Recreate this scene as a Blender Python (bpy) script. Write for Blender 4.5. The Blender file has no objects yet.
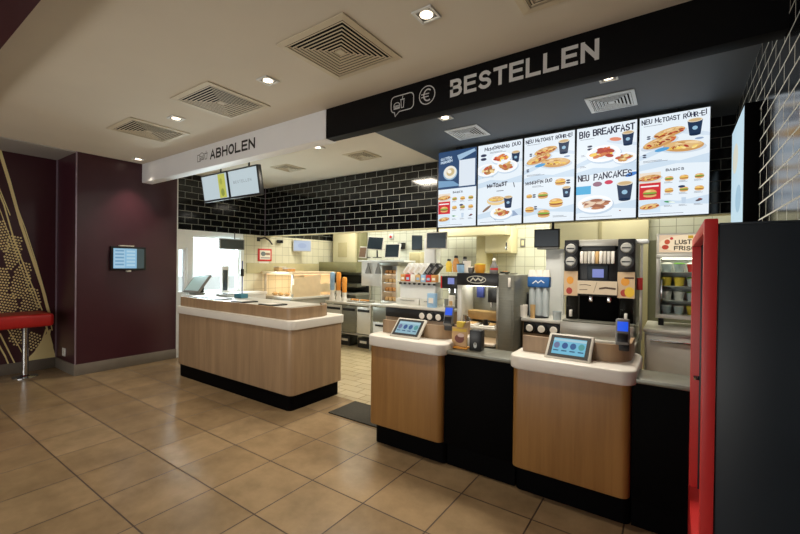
import bpy, bmesh, math, random
from mathutils import Vector, Matrix
random.seed(7)
C = bpy.context.scene.collection
S = bpy.context.scene
PI = math.pi
R = math.radians

# ------------------------------------------------------------------ camera
CAM_H, FPX = 1.4, 397.0
YAW, PITCH, ROLL = R(34.772), R(-0.3126), R(0.7014)
Fv = Vector((-math.sin(YAW), math.cos(YAW), 0)); Rv = Vector((math.cos(YAW), math.sin(YAW), 0)); Uv = Vector((0, 0, 1))
Fv, Uv = Fv*math.cos(PITCH)+Uv*math.sin(PITCH), Uv*math.cos(PITCH)-Fv*math.sin(PITCH)
Rv, Uv = Rv*math.cos(ROLL)+Uv*math.sin(ROLL), Uv*math.cos(ROLL)-Rv*math.sin(ROLL)
cam = bpy.data.cameras.new('camera'); co = bpy.data.objects.new('camera', cam); C.objects.link(co)
cam.sensor_width = 36; cam.lens = FPX/800*36; cam.clip_start = .05; cam.clip_end = 100
mw = Matrix.Identity(4)
for i, v in enumerate((Rv, Uv, -Fv)):
    for j in range(3): mw[j][i] = v[j]
mw[2][3] = CAM_H
co.matrix_world = mw
S.camera = co

def W(px, py, **k):
    "a point of the photograph on the plane X=, Y= or Z="
    d = Fv + Rv*((px-400)/FPX) + Uv*((267-py)/FPX)
    (a, val), = k.items(); i = 'XYZ'.index(a)
    o = Vector((0, 0, CAM_H))
    return o + d*((val-o[i])/d[i])
def PB(x0, y0, x1, y1, Y):
    ym = (y0+y1)/2; xm = (x0+x1)/2
    return W(x0, ym, Y=Y).x, W(x1, ym, Y=Y).x, W(xm, y1, Y=Y).z, W(xm, y0, Y=Y).z

# ------------------------------------------------------------------ materials
def lin(c):
    return tuple(((v/255)/12.92 if v/255 <= .04045 else ((v/255+.055)/1.055)**2.4) for v in c)
MATS = {}
def mat(name, col, rough=.5, metal=0, var=.06, scale=12, spec=.5, coat=0, bump=0, stretch=None, trans=0, emit=0):
    if name in MATS: return MATS[name]
    m = bpy.data.materials.new(name); m.use_nodes = True; nt = m.node_tree; N = nt.nodes; L = nt.links
    b = N['Principled BSDF']
    tc = N.new('ShaderNodeTexCoord'); no = N.new('ShaderNodeTexNoise'); no.inputs['Scale'].default_value = scale; no.inputs['Detail'].default_value = 4
    if stretch:
        mp = N.new('ShaderNodeMapping'); mp.inputs['Scale'].default_value = stretch
        L.new(tc.outputs['Object'], mp.inputs['Vector']); L.new(mp.outputs['Vector'], no.inputs['Vector'])
    else: L.new(tc.outputs['Object'], no.inputs['Vector'])
    rp = N.new('ShaderNodeValToRGB'); c = lin(col)
    rp.color_ramp.elements[0].position = .3; rp.color_ramp.elements[1].position = .7
    rp.color_ramp.elements[0].color = tuple(max(0, v*(1-var)) for v in c)+(1,); rp.color_ramp.elements[1].color = tuple(min(1, v*(1+var)) for v in c)+(1,)
    L.new(no.outputs['Fac'], rp.inputs['Fac']); L.new(rp.outputs['Color'], b.inputs['Base Color'])
    b.inputs['Roughness'].default_value = rough; b.inputs['Metallic'].default_value = metal
    b.inputs['Specular IOR Level'].default_value = spec; b.inputs['Coat Weight'].default_value = coat
    b.inputs['Transmission Weight'].default_value = trans
    if emit:
        L.new(rp.outputs['Color'], b.inputs['Emission Color']); b.inputs['Emission Strength'].default_value = emit
    if bump:
        bp = N.new('ShaderNodeBump'); bp.inputs['Strength'].default_value = bump; bp.inputs['Distance'].default_value = .01
        L.new(no.outputs['Fac'], bp.inputs['Height']); L.new(bp.outputs['Normal'], b.inputs['Normal'])
    MATS[name] = m; return m
def brickmat(name, axes, cols, mortar, bw, bh, ms, rough, offset=.5, loc=(0, 0), var=0, bump=.3, mrough=.8, spec=.5, noise=0):
    m = bpy.data.materials.new(name); m.use_nodes = True; nt = m.node_tree; N = nt.nodes; L = nt.links
    b = N['Principled BSDF']
    g = N.new('ShaderNodeNewGeometry'); sp = N.new('ShaderNodeSeparateXYZ'); cb = N.new('ShaderNodeCombineXYZ')
    L.new(g.outputs['Position'], sp.inputs[0])
    for k, a in enumerate(axes):
        ad = N.new('ShaderNodeMath'); ad.operation = 'SUBTRACT'; ad.inputs[1].default_value = loc[k]
        L.new(sp.outputs[a], ad.inputs[0]); L.new(ad.outputs[0], cb.inputs[k])
    br = N.new('ShaderNodeTexBrick'); br.offset = offset; br.offset_frequency = 2; br.squash = 1
    br.inputs['Scale'].default_value = 1; br.inputs['Brick Width'].default_value = bw; br.inputs['Row Height'].default_value = bh
    br.inputs['Mortar Size'].default_value = ms; br.inputs['Mortar Smooth'].default_value = .1; br.inputs['Bias'].default_value = 0
    br.inputs['Color1'].default_value = lin(cols[0])+(1,); br.inputs['Color2'].default_value = lin(cols[1])+(1,); br.inputs['Mortar'].default_value = lin(mortar)+(1,)
    L.new(cb.outputs[0], br.inputs['Vector'])
    last = br.outputs['Color']
    if noise:
        no = N.new('ShaderNodeTexNoise'); no.inputs['Scale'].default_value = 3.5; no.inputs['Detail'].default_value = 6; no.inputs['Roughness'].default_value = .65
        L.new(g.outputs['Position'], no.inputs['Vector'])
        mr = N.new('ShaderNodeMapRange'); mr.inputs[1].default_value = .3; mr.inputs[2].default_value = .7; mr.inputs[3].default_value = 1-noise; mr.inputs[4].default_value = 1+noise
        L.new(no.outputs['Fac'], mr.inputs[0])
        mx = N.new('ShaderNodeVectorMath'); mx.operation = 'SCALE'
        L.new(last, mx.inputs[0]); L.new(mr.outputs[0], mx.inputs['Scale']); last = mx.outputs[0]
    L.new(last, b.inputs['Base Color'])
    rr = N.new('ShaderNodeMapRange'); rr.inputs[3].default_value = rough; rr.inputs[4].default_value = mrough
    L.new(br.outputs['Fac'], rr.inputs[0]); L.new(rr.outputs[0], b.inputs['Roughness'])
    b.inputs['Specular IOR Level'].default_value = spec
    bp = N.new('ShaderNodeBump'); bp.inputs['Strength'].default_value = bump; bp.inputs['Distance'].default_value = .004; bp.invert = True
    L.new(br.outputs['Fac'], bp.inputs['Height']); L.new(bp.outputs['Normal'], b.inputs['Normal'])
    MATS[name] = m; return m
def picmat(name, emit):
    "a printed or lit picture: flat shapes carrying their own ink colour"
    m = bpy.data.materials.new(name); m.use_nodes = True; nt = m.node_tree; N = nt.nodes; L = nt.links
    b = N['Principled BSDF']; a = N.new('ShaderNodeVertexColor'); a.layer_name = 'Col'
    if emit:
        b.inputs['Base Color'].default_value = (.01, .01, .01, 1)
        L.new(a.outputs['Color'], b.inputs['Emission Color']); b.inputs['Emission Strength'].default_value = emit
        b.inputs['Roughness'].default_value = .5; b.inputs['Specular IOR Level'].default_value = .15
    else: L.new(a.outputs['Color'], b.inputs['Base Color']); b.inputs['Roughness'].default_value = .5
    MATS[name] = m; return m
def emat(name, col, s):
    m = bpy.data.materials.new(name); m.use_nodes = True; b = m.node_tree.nodes['Principled BSDF']
    b.inputs['Base Color'].default_value = (.02, .02, .02, 1); b.inputs['Emission Color'].default_value = lin(col)+(1,); b.inputs['Emission Strength'].default_value = s
    MATS[name] = m; return m

mat('ceiling_paint', (222, 214, 198), .85, var=.02, scale=2)
mat('ceiling_dark', (84, 92, 100), .6, var=.03, scale=2)
mat('recess_grey', (170, 168, 165), .8, var=.02)  # plain grey for the strip across the recess ceiling
mat('maroon', (62, 27, 37), .33, var=.05, scale=6)
mat('soffit_maroon', (62, 24, 32), .5, var=.05)
mat('edge_trim', (150, 135, 150), .35, metal=.4)
mat('gold', (196, 174, 112), .6, var=.1, scale=30)
mat('base_grey', (116, 108, 98), .5, var=.06)
mat('white_corian', (232, 228, 220), .3, var=.015)
mat('header_white', (240, 241, 244), .55, var=.015, scale=3)
mat('black_lam', (4, 4, 5), .6, var=.2, spec=.05)
mat('header_black', (8, 8, 11), .6, var=.1, spec=.15)
mat('letter_silver', (205, 205, 205), .4)
mat('letter_black', (22, 22, 24), .5)
mat('steel', (186, 184, 176), .36, metal=.55, var=.06, scale=6, stretch=(1, 1, 14))
mat('wall_steel', (150, 152, 132), .45, metal=.3, var=.03, scale=3); mat('steel_dark', (128, 128, 118), .38, metal=.5, var=.08, scale=6, stretch=(1, 1, 14))
mat('steel_bright', (214, 212, 204), .4, metal=.35, var=.04, scale=5)
mat('chrome', (200, 202, 205), .15, metal=1, var=.02)
mat('dark_plastic', (22, 23, 26), .35, var=.1)
mat('grey_plastic', (118, 118, 116), .45)
mat('light_plastic', (206, 202, 192), .4, var=.02)
mat('white_enamel', (226, 228, 226), .35, var=.02)
mat('cream', (222, 214, 176), .6, var=.04, scale=4)
mat('hood_green', (150, 148, 112), .45, metal=.3, var=.05); mat('cream_dark', (188, 178, 136), .6, var=.04)
mat('red_seat', (176, 24, 22), .45, var=.06, bump=.05, scale=30)
mat('red_frame', (206, 44, 44), .4, var=.03)
mat('black_panel', (30, 38, 47), .4, var=.1, scale=3, spec=.4)
mat('cup_white', (236, 232, 224), .5, var=.02)
mat('paper_blue', (150, 188, 222), .6, var=.05)
mat('paper_orange', (236, 156, 60), .6, var=.05)
mat('blue_label', (44, 104, 176), .4, var=.08)
mat('blue_deep', (38, 52, 120), .4, var=.08)
mat('red_label', (196, 40, 36), .45)
mat('orange_tub', (232, 160, 50), .4, var=.05)
mat('bread', (196, 140, 78), .7, var=.15, scale=30)
mat('green_leaf', (96, 150, 52), .6, var=.25, scale=30)
mat('yellow_food', (226, 196, 70), .55, var=.1, scale=30)
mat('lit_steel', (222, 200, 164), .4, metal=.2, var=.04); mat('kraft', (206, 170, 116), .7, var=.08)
mat('screen_off', (44, 54, 62), .18, var=.05, scale=3)
mat('screen_brown', (120, 96, 76), .3, var=.05)
mat('frost', (186, 196, 200), .25, var=.03)
mat('outside_concrete', (200, 200, 196), .8, var=.05, scale=2)
mat('mat_rubber', (52, 49, 40), .85, var=.15, scale=60); mat('mat_rib', (146, 138, 112), .8, var=.1)
mat('teal_box', (60, 120, 140), .4)
def glassmat(name, col):
    m = bpy.data.materials.new(name); m.use_nodes = True; nt = m.node_tree; N = nt.nodes; L = nt.links
    out = N['Material Output']; tr = N.new('ShaderNodeBsdfTransparent'); tr.inputs['Color'].default_value = col
    gl = N.new('ShaderNodeBsdfGlossy'); gl.inputs['Roughness'].default_value = .03
    mx = N.new('ShaderNodeMixShader'); lw = N.new('ShaderNodeLayerWeight'); lw.inputs['Blend'].default_value = .12
    L.new(lw.outputs['Fresnel'], mx.inputs[0]); L.new(tr.outputs[0], mx.inputs[1]); L.new(gl.outputs[0], mx.inputs[2]); L.new(mx.outputs[0], out.inputs['Surface'])
    MATS[name] = m
glassmat('glass', (.93, .96, .95, 1)); glassmat('glass_smoke', (.5, .5, .5, 1))
picmat('menu_picture', 1.0); picmat('screen_picture', .8); picmat('print', 0); picmat('fridge_sign', .9)
emat('lamp_glow', (255, 236, 205), 7); emat('tube_glow', (255, 250, 225), 6); emat('warm_glow', (255, 214, 166), 1.6); emat('screen_blue', (20, 84, 226), 1.0)
emat('lavender_glow', (140, 152, 226), .7)
brickmat('floor_tile', 'XY', [(152, 130, 100), (134, 113, 85)], (64, 46, 33), .425, .4325, .0045, .24, offset=0, loc=(-2.337, 1.79), noise=.22, bump=.35, mrough=.6)
brickmat('kitchen_tile', 'XY', [(176, 160, 126), (164, 148, 114)], (120, 104, 78), .3, .15, .004, .35, offset=.5, loc=(0, 0), noise=.08)
brickmat('black_tile_x', 'YZ', [(10, 11, 12), (15, 16, 17)], (150, 152, 144), .20, .0945, .003, .1, loc=(4.417, 1.88), bump=.5)
brickmat('black_tile_right', 'YZ', [(9, 10, 12), (13, 14, 16)], (186, 186, 178), .20, .0945, .0045, .14, loc=(4.417, 1.88), bump=.5, spec=.3)
brickmat('black_tile_y', 'XZ', [(10, 11, 12), (15, 16, 17)], (150, 152, 144), .20, .0945, .003, .1, loc=(-5.99, 1.88), bump=.5)
brickmat('beige_tile_y', 'XZ', [(218, 220, 204), (212, 214, 196)], (150, 150, 130), .15, .15, .003, .25, offset=0, loc=(0, .05))
brickmat('beige_tile_x', 'YZ', [(218, 214, 190), (212, 208, 182)], (156, 152, 128), .15, .15, .003, .25, offset=0, loc=(0, .05))
def woodmat(name, c1, c2, axis):
    m = bpy.data.materials.new(name); m.use_nodes = True; nt = m.node_tree; N = nt.nodes; L = nt.links; b = N['Principled BSDF']
    g = N.new('ShaderNodeNewGeometry'); mp = N.new('ShaderNodeMapping'); mp.inputs['Scale'].default_value = (9, 9, .5)
    no = N.new('ShaderNodeTexNoise'); no.inputs['Scale'].default_value = 1.6; no.inputs['Detail'].default_value = 5; no.inputs['Roughness'].default_value = .6
    n2 = N.new('ShaderNodeTexNoise'); n2.inputs['Scale'].default_value = 9; n2.inputs['Detail'].default_value = 3
    rp = N.new('ShaderNodeValToRGB'); rp.color_ramp.elements[0].position = .32; rp.color_ramp.elements[1].position = .68
    rp.color_ramp.elements[0].color = lin(c1)+(1,); rp.color_ramp.elements[1].color = lin(c2)+(1,)
    ad = N.new('ShaderNodeMath'); ad.operation = 'MULTIPLY_ADD'; ad.inputs[1].default_value = .25
    L.new(g.outputs['Position'], mp.inputs['Vector']); L.new(mp.outputs['Vector'], no.inputs['Vector']); L.new(mp.outputs['Vector'], n2.inputs['Vector'])
    sb = N.new('ShaderNodeMath'); sb.operation = 'SUBTRACT'; sb.inputs[1].default_value = .125
    L.new(n2.outputs['Fac'], ad.inputs[0]); L.new(no.outputs['Fac'], ad.inputs[2]); L.new(ad.outputs[0], sb.inputs[0]); L.new(sb.outputs[0], rp.inputs['Fac']); L.new(rp.outputs['Color'], b.inputs['Base Color'])
    b.inputs['Roughness'].default_value = .4
    MATS[name] = m
woodmat('wood', (148, 122, 94), (174, 146, 114), 2)
woodmat('wood_warm', (138, 98, 50), (160, 118, 64), 2)

# ------------------------------------------------------------------ mesh builder
def arc_(cx, cz, rx, rz, a0, a1, n=10): return [(cx+rx*math.cos(R(a0+(a1-a0)*i/n)), cz+rz*math.sin(R(a0+(a1-a0)*i/n))) for i in range(n+1)]
GLYPH = {'A': [[(0, 0), (.5, 1), (1, 0)], [(.2, .33), (.8, .33)]], 'B': [[(0, 0), (0, 1), (.55, 1)]+arc_(.55, .765, .38, .235, 90, -90, 6)+[(0, .53)], [(.55, .53)]+arc_(.58, .265, .42, .265, 90, -90, 6)+[(0, 0)]],
 'C': [arc_(.5, .5, .5, .5, 45, 315, 14)], 'D': [[(0, 0), (0, 1), (.5, 1)]+arc_(.5, .5, .5, .5, 90, -90, 10)+[(0, 0)]], 'E': [[(1, 1), (0, 1), (0, 0), (1, 0)], [(0, .52), (.9, .52)]], 'F': [[(1, 1), (0, 1), (0, 0)], [(0, .52), (.85, .52)]],
 'G': [arc_(.5, .5, .5, .5, 45, 340, 14)+[(1, .48), (.6, .48)]], 'H': [[(0, 0), (0, 1)], [(1, 0), (1, 1)], [(0, .52), (1, .52)]], 'I': [[(.5, 0), (.5, 1)]], 'K': [[(0, 0), (0, 1)], [(1, 1), (0, .42)], [(.3, .6), (1, 0)]], 'L': [[(0, 1), (0, 0), (1, 0)]],
 'M': [[(0, 0), (0, 1)], [(.05, .92), (.5, .2), (.95, .92)], [(1, 1), (1, 0)]], 'N': [[(0, 0), (0, 1)], [(.06, .92), (.94, .08)], [(1, 0), (1, 1)]], 'O': [arc_(.5, .5, .52, .5, 0, 360, 20)], 'P': [[(0, 0), (0, 1), (.55, 1)]+arc_(.55, .74, .42, .26, 90, -90, 7)+[(0, .48)]], 'R': [[(0, 0), (0, 1), (.55, 1)]+arc_(.55, .75, .40, .25, 90, -90, 7)+[(0, .5)], [(.5, .5), (1, 0)]],
 'S': [arc_(.5, .755, .43, .245, 25, 250, 9)+arc_(.5, .255, .48, .255, 70, -155, 9)], 'T': [[(0, 1), (1, 1)], [(.5, 1), (.5, 0)]], 'U': [[(0, 1), (0, .32)]+arc_(.5, .32, .5, .32, 180, 360, 8)+[(1, 1)]], 'Ü': [[(0, .8), (0, .3)]+arc_(.5, .3, .5, .3, 180, 360, 8)+[(1, .8)], [(.25, 1.02), (.27, 1.04)], [(.72, 1.02), (.74, 1.04)]],
 'c': [arc_(.5, .3, .5, .3, 45, 315, 10)], '-': [[(0, .48), (1, .48)]], 'Y': [[(0, 1), (.5, .48), (1, 1)], [(.5, .48), (.5, 0)]]}
class MB:
    def __init__(s): s.v = []; s.f = []; s.m = []; s.c = []; s.mats = []; s.T = None
    def mi(s, m):
        if m not in s.mats: s.mats.append(m)
        return s.mats.index(m)
    def add(s, vs, fs, m, col=None):
        n = len(s.v); T = s.T
        s.v += [tuple(T @ Vector(p)) if T else tuple(p) for p in vs]; k = s.mi(m)
        for f in fs: s.f.append(tuple(n+i for i in f)); s.m.append(k); s.c.append(col)
        return s
    def box(s, x0, x1, y0, y1, z0, z1, m, bev=0, seg=2):
        if x0 > x1: x0, x1 = x1, x0
        if y0 > y1: y0, y1 = y1, y0
        if z0 > z1: z0, z1 = z1, z0
        vs = [(x, y, z) for z in (z0, z1) for y in (y0, y1) for x in (x0, x1)]
        fs = [(0, 2, 3, 1), (4, 5, 7, 6), (0, 1, 5, 4), (2, 6, 7, 3), (0, 4, 6, 2), (1, 3, 7, 5)]
        if bev:
            bm = bmesh.new(); V = [bm.verts.new(p) for p in vs]
            for f in fs: bm.faces.new([V[i] for i in f])
            bmesh.ops.bevel(bm, geom=bm.edges[:], offset=min(bev, .49*min(x1-x0, y1-y0, z1-z0)), segments=seg, affect='EDGES', profile=.5)
            bm.verts.index_update()
            vs = [tuple(v.co) for v in bm.verts]; fs = [tuple(v.index for v in f.verts) for f in bm.faces]; bm.free()
        return s.add(vs, fs, m)
    def loft(s, rings, m, caps=True, col=None, closed=True):
        n = len(rings[0]); vs = [p for r in rings for p in r]; fs = []
        for k in range(len(rings)-1):
            for i in range(n if closed else n-1):
                j = (i+1) % n
                fs.append((k*n+i, k*n+j, (k+1)*n+j, (k+1)*n+i))
        if caps: fs += [tuple(range(n))[::-1], tuple((len(rings)-1)*n+i for i in range(n))]
        return s.add(vs, fs, m, col)
    def lathe(s, cx, cy, prof, m, n=20, caps=True):
        return s.loft([[(cx+r*math.cos(2*PI*i/n), cy+r*math.sin(2*PI*i/n), z) for i in range(n)] for r, z in prof], m, caps)
    def cyl(s, p, q, r, m, n=12, r2=None):
        p = Vector(p); q = Vector(q); d = (q-p).normalized(); a = d.orthogonal().normalized(); b = d.cross(a); r2 = r if r2 is None else r2
        return s.loft([[tuple(c+a*(rr*math.cos(2*PI*i/n))+b*(rr*math.sin(2*PI*i/n))) for i in range(n)] for c, rr in ((p, r), (q, r2))], m)
    def tube(s, pts, r, m, n=8):
        for a, b in zip(pts, pts[1:]): s.cyl(a, b, r, m, n)
        return s
    def slab(s, x0, x1, y0, y1, z0, z1, r, e, m):
        "rounded rectangle with soft edges"
        def ring(d, z):
            rr = max(r-d, .001); o = []
            for cx, cy, a0 in ((x1-r, y1-r, 0), (x0+r, y1-r, 90), (x0+r, y0+r, 180), (x1-r, y0+r, 270)):
                for k in range(9): a = R(a0+k*11.25); o.append((cx+rr*math.cos(a), cy+rr*math.sin(a), z))
            return o
        if e: rs = [ring(e*(1-math.sin(R(t))), z0+e*(1-math.cos(R(t)))) for t in (0, 30, 60, 90)]+[ring(e*(1-math.sin(R(t))), z1-e*(1-math.cos(R(t)))) for t in (90, 60, 30, 0)]
        else: rs = [ring(0, z0), ring(0, z1)]
        return s.loft(rs, m)
    def ball(s, c, r, m, sc=(1, 1, 1), n=14):
        rs = []
        for k in range(1, n//2):
            a = PI*k/(n//2); rs.append([(c[0]+sc[0]*r*math.sin(a)*math.cos(2*PI*i/n), c[1]+sc[1]*r*math.sin(a)*math.sin(2*PI*i/n), c[2]-sc[2]*r*math.cos(a)) for i in range(n)])
        return s.loft(rs, m)
    # flat picture shapes on the local plane x (right), z (up); d = layer number towards -y
    clip = None
    def poly(s, pts, col, m, d=0):
        if s.clip:
            for ax, val, sg in ((0, s.clip[0], 1), (0, s.clip[1], -1), (1, s.clip[2], 1), (1, s.clip[3], -1)):
                o = []
                for p, q in zip(pts, list(pts[1:])+[pts[0]]):
                    a = sg*(p[ax]-val); b = sg*(q[ax]-val)
                    if a >= 0: o.append(p)
                    if a*b < 0: t = a/(a-b); o.append((p[0]+(q[0]-p[0])*t, p[1]+(q[1]-p[1])*t))
                pts = o
                if len(pts) < 3: return s
        return s.add([(x, -.0006*d, z) for x, z in pts], [tuple(range(len(pts)))], m, lin(col))
    def rect(s, x0, x1, z0, z1, col, m, d=0): return s.poly([(x0, z0), (x1, z0), (x1, z1), (x0, z1)], col, m, d)
    def ell(s, cx, cz, rx, rz, col, m, d=0, rot=0, n=20, a0=0, a1=360):
        c, q = math.cos(R(rot)), math.sin(R(rot)); k = n if a1-a0 >= 360 else n+1
        pts = []
        for i in range(k):
            a = R(a0+(a1-a0)*i/n); x = rx*math.cos(a); z = rz*math.sin(a); pts.append((cx+x*c-z*q, cz+x*q+z*c))
        return s.poly(pts, col, m, d)
    def stroke(s, pts, w, col, m, d=0, closed=False):
        "a flat mitred ribbon along a line"
        P = []
        for p in pts:
            if not P or (Vector(p)-P[-1]).length > w*.02: P.append(Vector(p))
        if closed and (P[0]-P[-1]).length < w*.02: P.pop()
        n = len(P)
        if n < 2: return s
        s.k = getattr(s, 'k', 0)+1
        if not closed:
            P[0] = P[0]+(P[0]-P[1]).normalized()*w*.5; P[-1] = P[-1]+(P[-1]-P[-2]).normalized()*w*.5
        A = []
        for i in range(n):
            u = (P[i]-P[i-1]).normalized() if (closed or i > 0) else None; v = (P[(i+1) % n]-P[i]).normalized() if (closed or i < n-1) else None
            u = u or v; v = v or u
            nn = Vector((-u.y-v.y, u.x+v.x))
            if nn.length < .2: nn = Vector((-u.y, u.x))
            nn.normalize(); k = 1/max(.66, nn.dot(Vector((-u.y, u.x)))); A.append((P[i]+nn*w*.5*k, P[i]-nn*w*.5*k))
        y = -.0006*d-.00004*s.k; vs = []
        for p, q in A: vs += [(p.x, y, p.y), (q.x, y, q.y)]
        m_ = n if closed else n-1
        return s.add(vs, [(2*i, 2*i+1, 2*((i+1) % n)+1, 2*((i+1) % n)) for i in range(m_)], m, lin(col))
    def text(s, t, x0, x1, z, h, col, m, d=0, bold=.012, slope=0, depth=0):
        "lettering squeezed between x0 and x1, cap height h, baseline z"
        cu = bpy.data.curves.new('t', 'FONT'); cu.body = t; cu.size = 1; cu.offset = bold; cu.fill_mode = 'FRONT'; cu.resolution_u = 3
        if depth: cu.extrude = .5; cu.fill_mode = 'BOTH'
        o = bpy.data.objects.new('t', cu); C.objects.link(o); dg = bpy.context.evaluated_depsgraph_get(); me = o.evaluated_get(dg).to_mesh()
        vs = [v.co.copy() for v in me.vertices]; fs = [tuple(p.vertices) for p in me.polygons]
        o.evaluated_get(dg).to_mesh_clear(); bpy.data.objects.remove(o); bpy.data.curves.remove(cu)
        if not vs: return s
        a = min(v.x for v in vs); b = max(v.x for v in vs); k = (x1-x0)/(b-a) if x1 else h/.72; kz = h/.72
        c = lin(col) if col else None
        out = [(x0+(v.x-a)*k, -.0006*d-(depth*(v.z+.5) if depth else 0), z+v.y*kz+slope*(v.x-a)*k) for v in vs]
        return s.add(out, fs, m, c)
    def stext(s, t, x0, x1, z, h, w, col, m, d=0, jit=0, slope=0, space=.22):
        "lettering drawn as even pen strokes, squeezed between x0 and x1"
        rn = random.Random(t); adv = []; x = 0
        for c in t:
            gw = {' ': .32, 'I': .12, '-': .35, 'M': .72, 'N': .60, 'c': .40, '.': .1}.get(c, .56); adv.append((x, gw)); x += gw+space
        tot = x-space; k = (x1-x0-w)/tot; kh = h-w
        for c, (gx, gw) in zip(t, adv):
            dz = rn.uniform(-jit, jit)*h; sk = rn.uniform(-jit, jit)*.6; sz = 1+rn.uniform(-jit, jit)*.8
            for pl in GLYPH.get(c, []):
                pts = []
                for a, b in pl:
                    px = x0+w/2+(gx+a*gw)*k+b*sk*h; pts.append((px, z+w/2+b*kh*sz+dz+slope*(px-x0)))
                s.stroke(pts, w, col, m, d)
        return s
    def build(s, name, parent=None, label=None, loc=None, smooth=True):
        me = bpy.data.meshes.new(name)
        vs = s.v
        if loc is None and parent is None and vs:
            xs, ys, zs = zip(*vs); loc = ((min(xs)+max(xs))/2, (min(ys)+max(ys))/2, min(zs))
        if parent is None and loc is not None: vs = [(x-loc[0], y-loc[1], z-loc[2]) for x, y, z in vs]
        me.from_pydata(vs, [], s.f)
        for m in s.mats: me.materials.append(MATS[m])
        me.polygons.foreach_set('material_index', s.m)
        if any(c is not None for c in s.c):
            at = me.color_attributes.new('Col', 'FLOAT_COLOR', 'CORNER'); buf = []
            for p in me.polygons:
                c = s.c[p.index] or (1, 1, 1)
                buf += list(c+(1,))*p.loop_total
            at.data.foreach_set('color', buf)
        else:
            bm = bmesh.new(); bm.from_mesh(me); bmesh.ops.recalc_face_normals(bm, faces=bm.faces[:]); bm.to_mesh(me); bm.free()
        if smooth:
            me.polygons.foreach_set('use_smooth', [True]*len(me.polygons)); me.set_sharp_from_angle(angle=R(35))
        me.update()
        o = bpy.data.objects.new(name, me); C.objects.link(o)
        if parent: o.parent = parent
        elif loc is not None: o.location = loc
        if label: o['label'] = label
        return o
def tag(o, label, cat, group=None, kind=None):
    if label: o['label'] = label
    if cat: o['category'] = cat
    if group: o['group'] = group
    if kind: o['kind'] = kind
    return o
def thing(name, label, cat, loc=(0, 0, 0), rz=0, group=None):
    o = bpy.data.objects.new(name, None); o.empty_display_size = .1; C.objects.link(o); o.location = loc; o.rotation_euler = (0, 0, rz)
    return tag(o, label, cat, group)
def struct(name, mb): return tag(mb.build(name, loc=(0, 0, 0)), None, None, kind='structure')
def dup(o, loc, label, rz=None, group=None):
    kids = [k for k in C.objects if k.parent == o]
    r = o.copy(); C.objects.link(r); r.location = loc
    if rz is not None: r.rotation_euler = (0, 0, rz)
    if label: r['label'] = label
    if group: r['group'] = group
    def rec(src, dst):
        for ch in [k for k in C.objects if k.parent == src]:
            c = ch.copy(); C.objects.link(c); c.parent = dst; rec(ch, c)
    for ch in kids:
        c = ch.copy(); C.objects.link(c); c.parent = r; rec(ch, c)
    return r
def lamp(name, typ, loc, power, col=(1, .85, .68), size=.1, rot=(0, 0, 0), spot=None, blend=.6, size_y=None, parent=None):
    l = bpy.data.lights.new(name, typ); l.energy = power; l.color = col
    if typ == 'AREA':
        l.size = size
        if size_y: l.shape = 'RECTANGLE'; l.size_y = size_y
    else: l.shadow_soft_size = size
    if spot: l.spot_size = R(spot); l.spot_blend = blend
    o = bpy.data.objects.new(name, l); C.objects.link(o); o.location = loc; o.rotation_euler = rot
    if parent: o.parent = parent
    return o

# ================================================================== THE SETTING
XL, XR, YB, ZC = -5.985, .40, 4.417, 2.728
XREC = -6.68
struct('floor', MB().box(-7.2, XR+.1, -3.3, 3.08, -.1, 0, 'floor_tile'))
struct('floor_kitchen', MB().box(-6.2, XR+.3, 3.08, 6.4, -.1, 0, 'kitchen_tile'))
c = MB(); c.box(-7.2, XR+.1, -3.3, 2.45, ZC, ZC+.1, 'ceiling_paint'); c.box(-6.2, -2.5, 2.45, YB+.1, ZC, ZC+.1, 'ceiling_paint'); struct('ceiling', c)
struct('ceiling_order_area', MB().box(-2.5, XR+.1, 2.45, YB+.1, ZC, ZC+.1, 'ceiling_dark'))
struct('ceiling_kitchen', MB().box(-6.2, XR+.3, YB+.1, 6.4, 2.62, 2.72, 'white_enamel'))
# left wall: recess with the mural, return, maroon wall with the screen
struct('wall_left_recess', MB().box(XREC-.1, XREC, -3.3, 1.716, 0, ZC, 'maroon'))
w = MB(); w.box(XREC-.1, XL, 1.716, 2.90, 0, ZC, 'maroon'); struct('wall_left', w)
struct('trim_1', MB().box(XL-.006, XL+.006, 1.708, 1.722, .14, ZC, 'edge_trim'))
struct('trim_2', MB().box(XREC, XREC+.012, 1.700, 1.714, .14, ZC, 'edge_trim'))
struct('trim_3', MB().box(XL-.05, XL+.004, 2.90, 2.914, 0, ZC, 'white_enamel'))
struct('trim_4', MB().box(XREC, XL-.006, -3.3, 1.71, ZC-.012, ZC, 'recess_grey'))
struct('baseboard_left', MB().box(XL, XL+.014, 1.70, 2.90, 0, .135, 'base_grey', .003))
struct('baseboard_return', MB().box(XREC, XL, 1.702, 1.716, 0, .135, 'base_grey', .003))
struct('baseboard_recess', MB().box(XREC, XREC+.014, -3.3, 1.702, 0, .135, 'base_grey', .003))
# maroon bulkhead over the guest side
struct('ceiling_bulkhead', MB().box(-7, XR+.1, -.4, .556, 2.60, ZC, 'soffit_maroon'))
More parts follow.
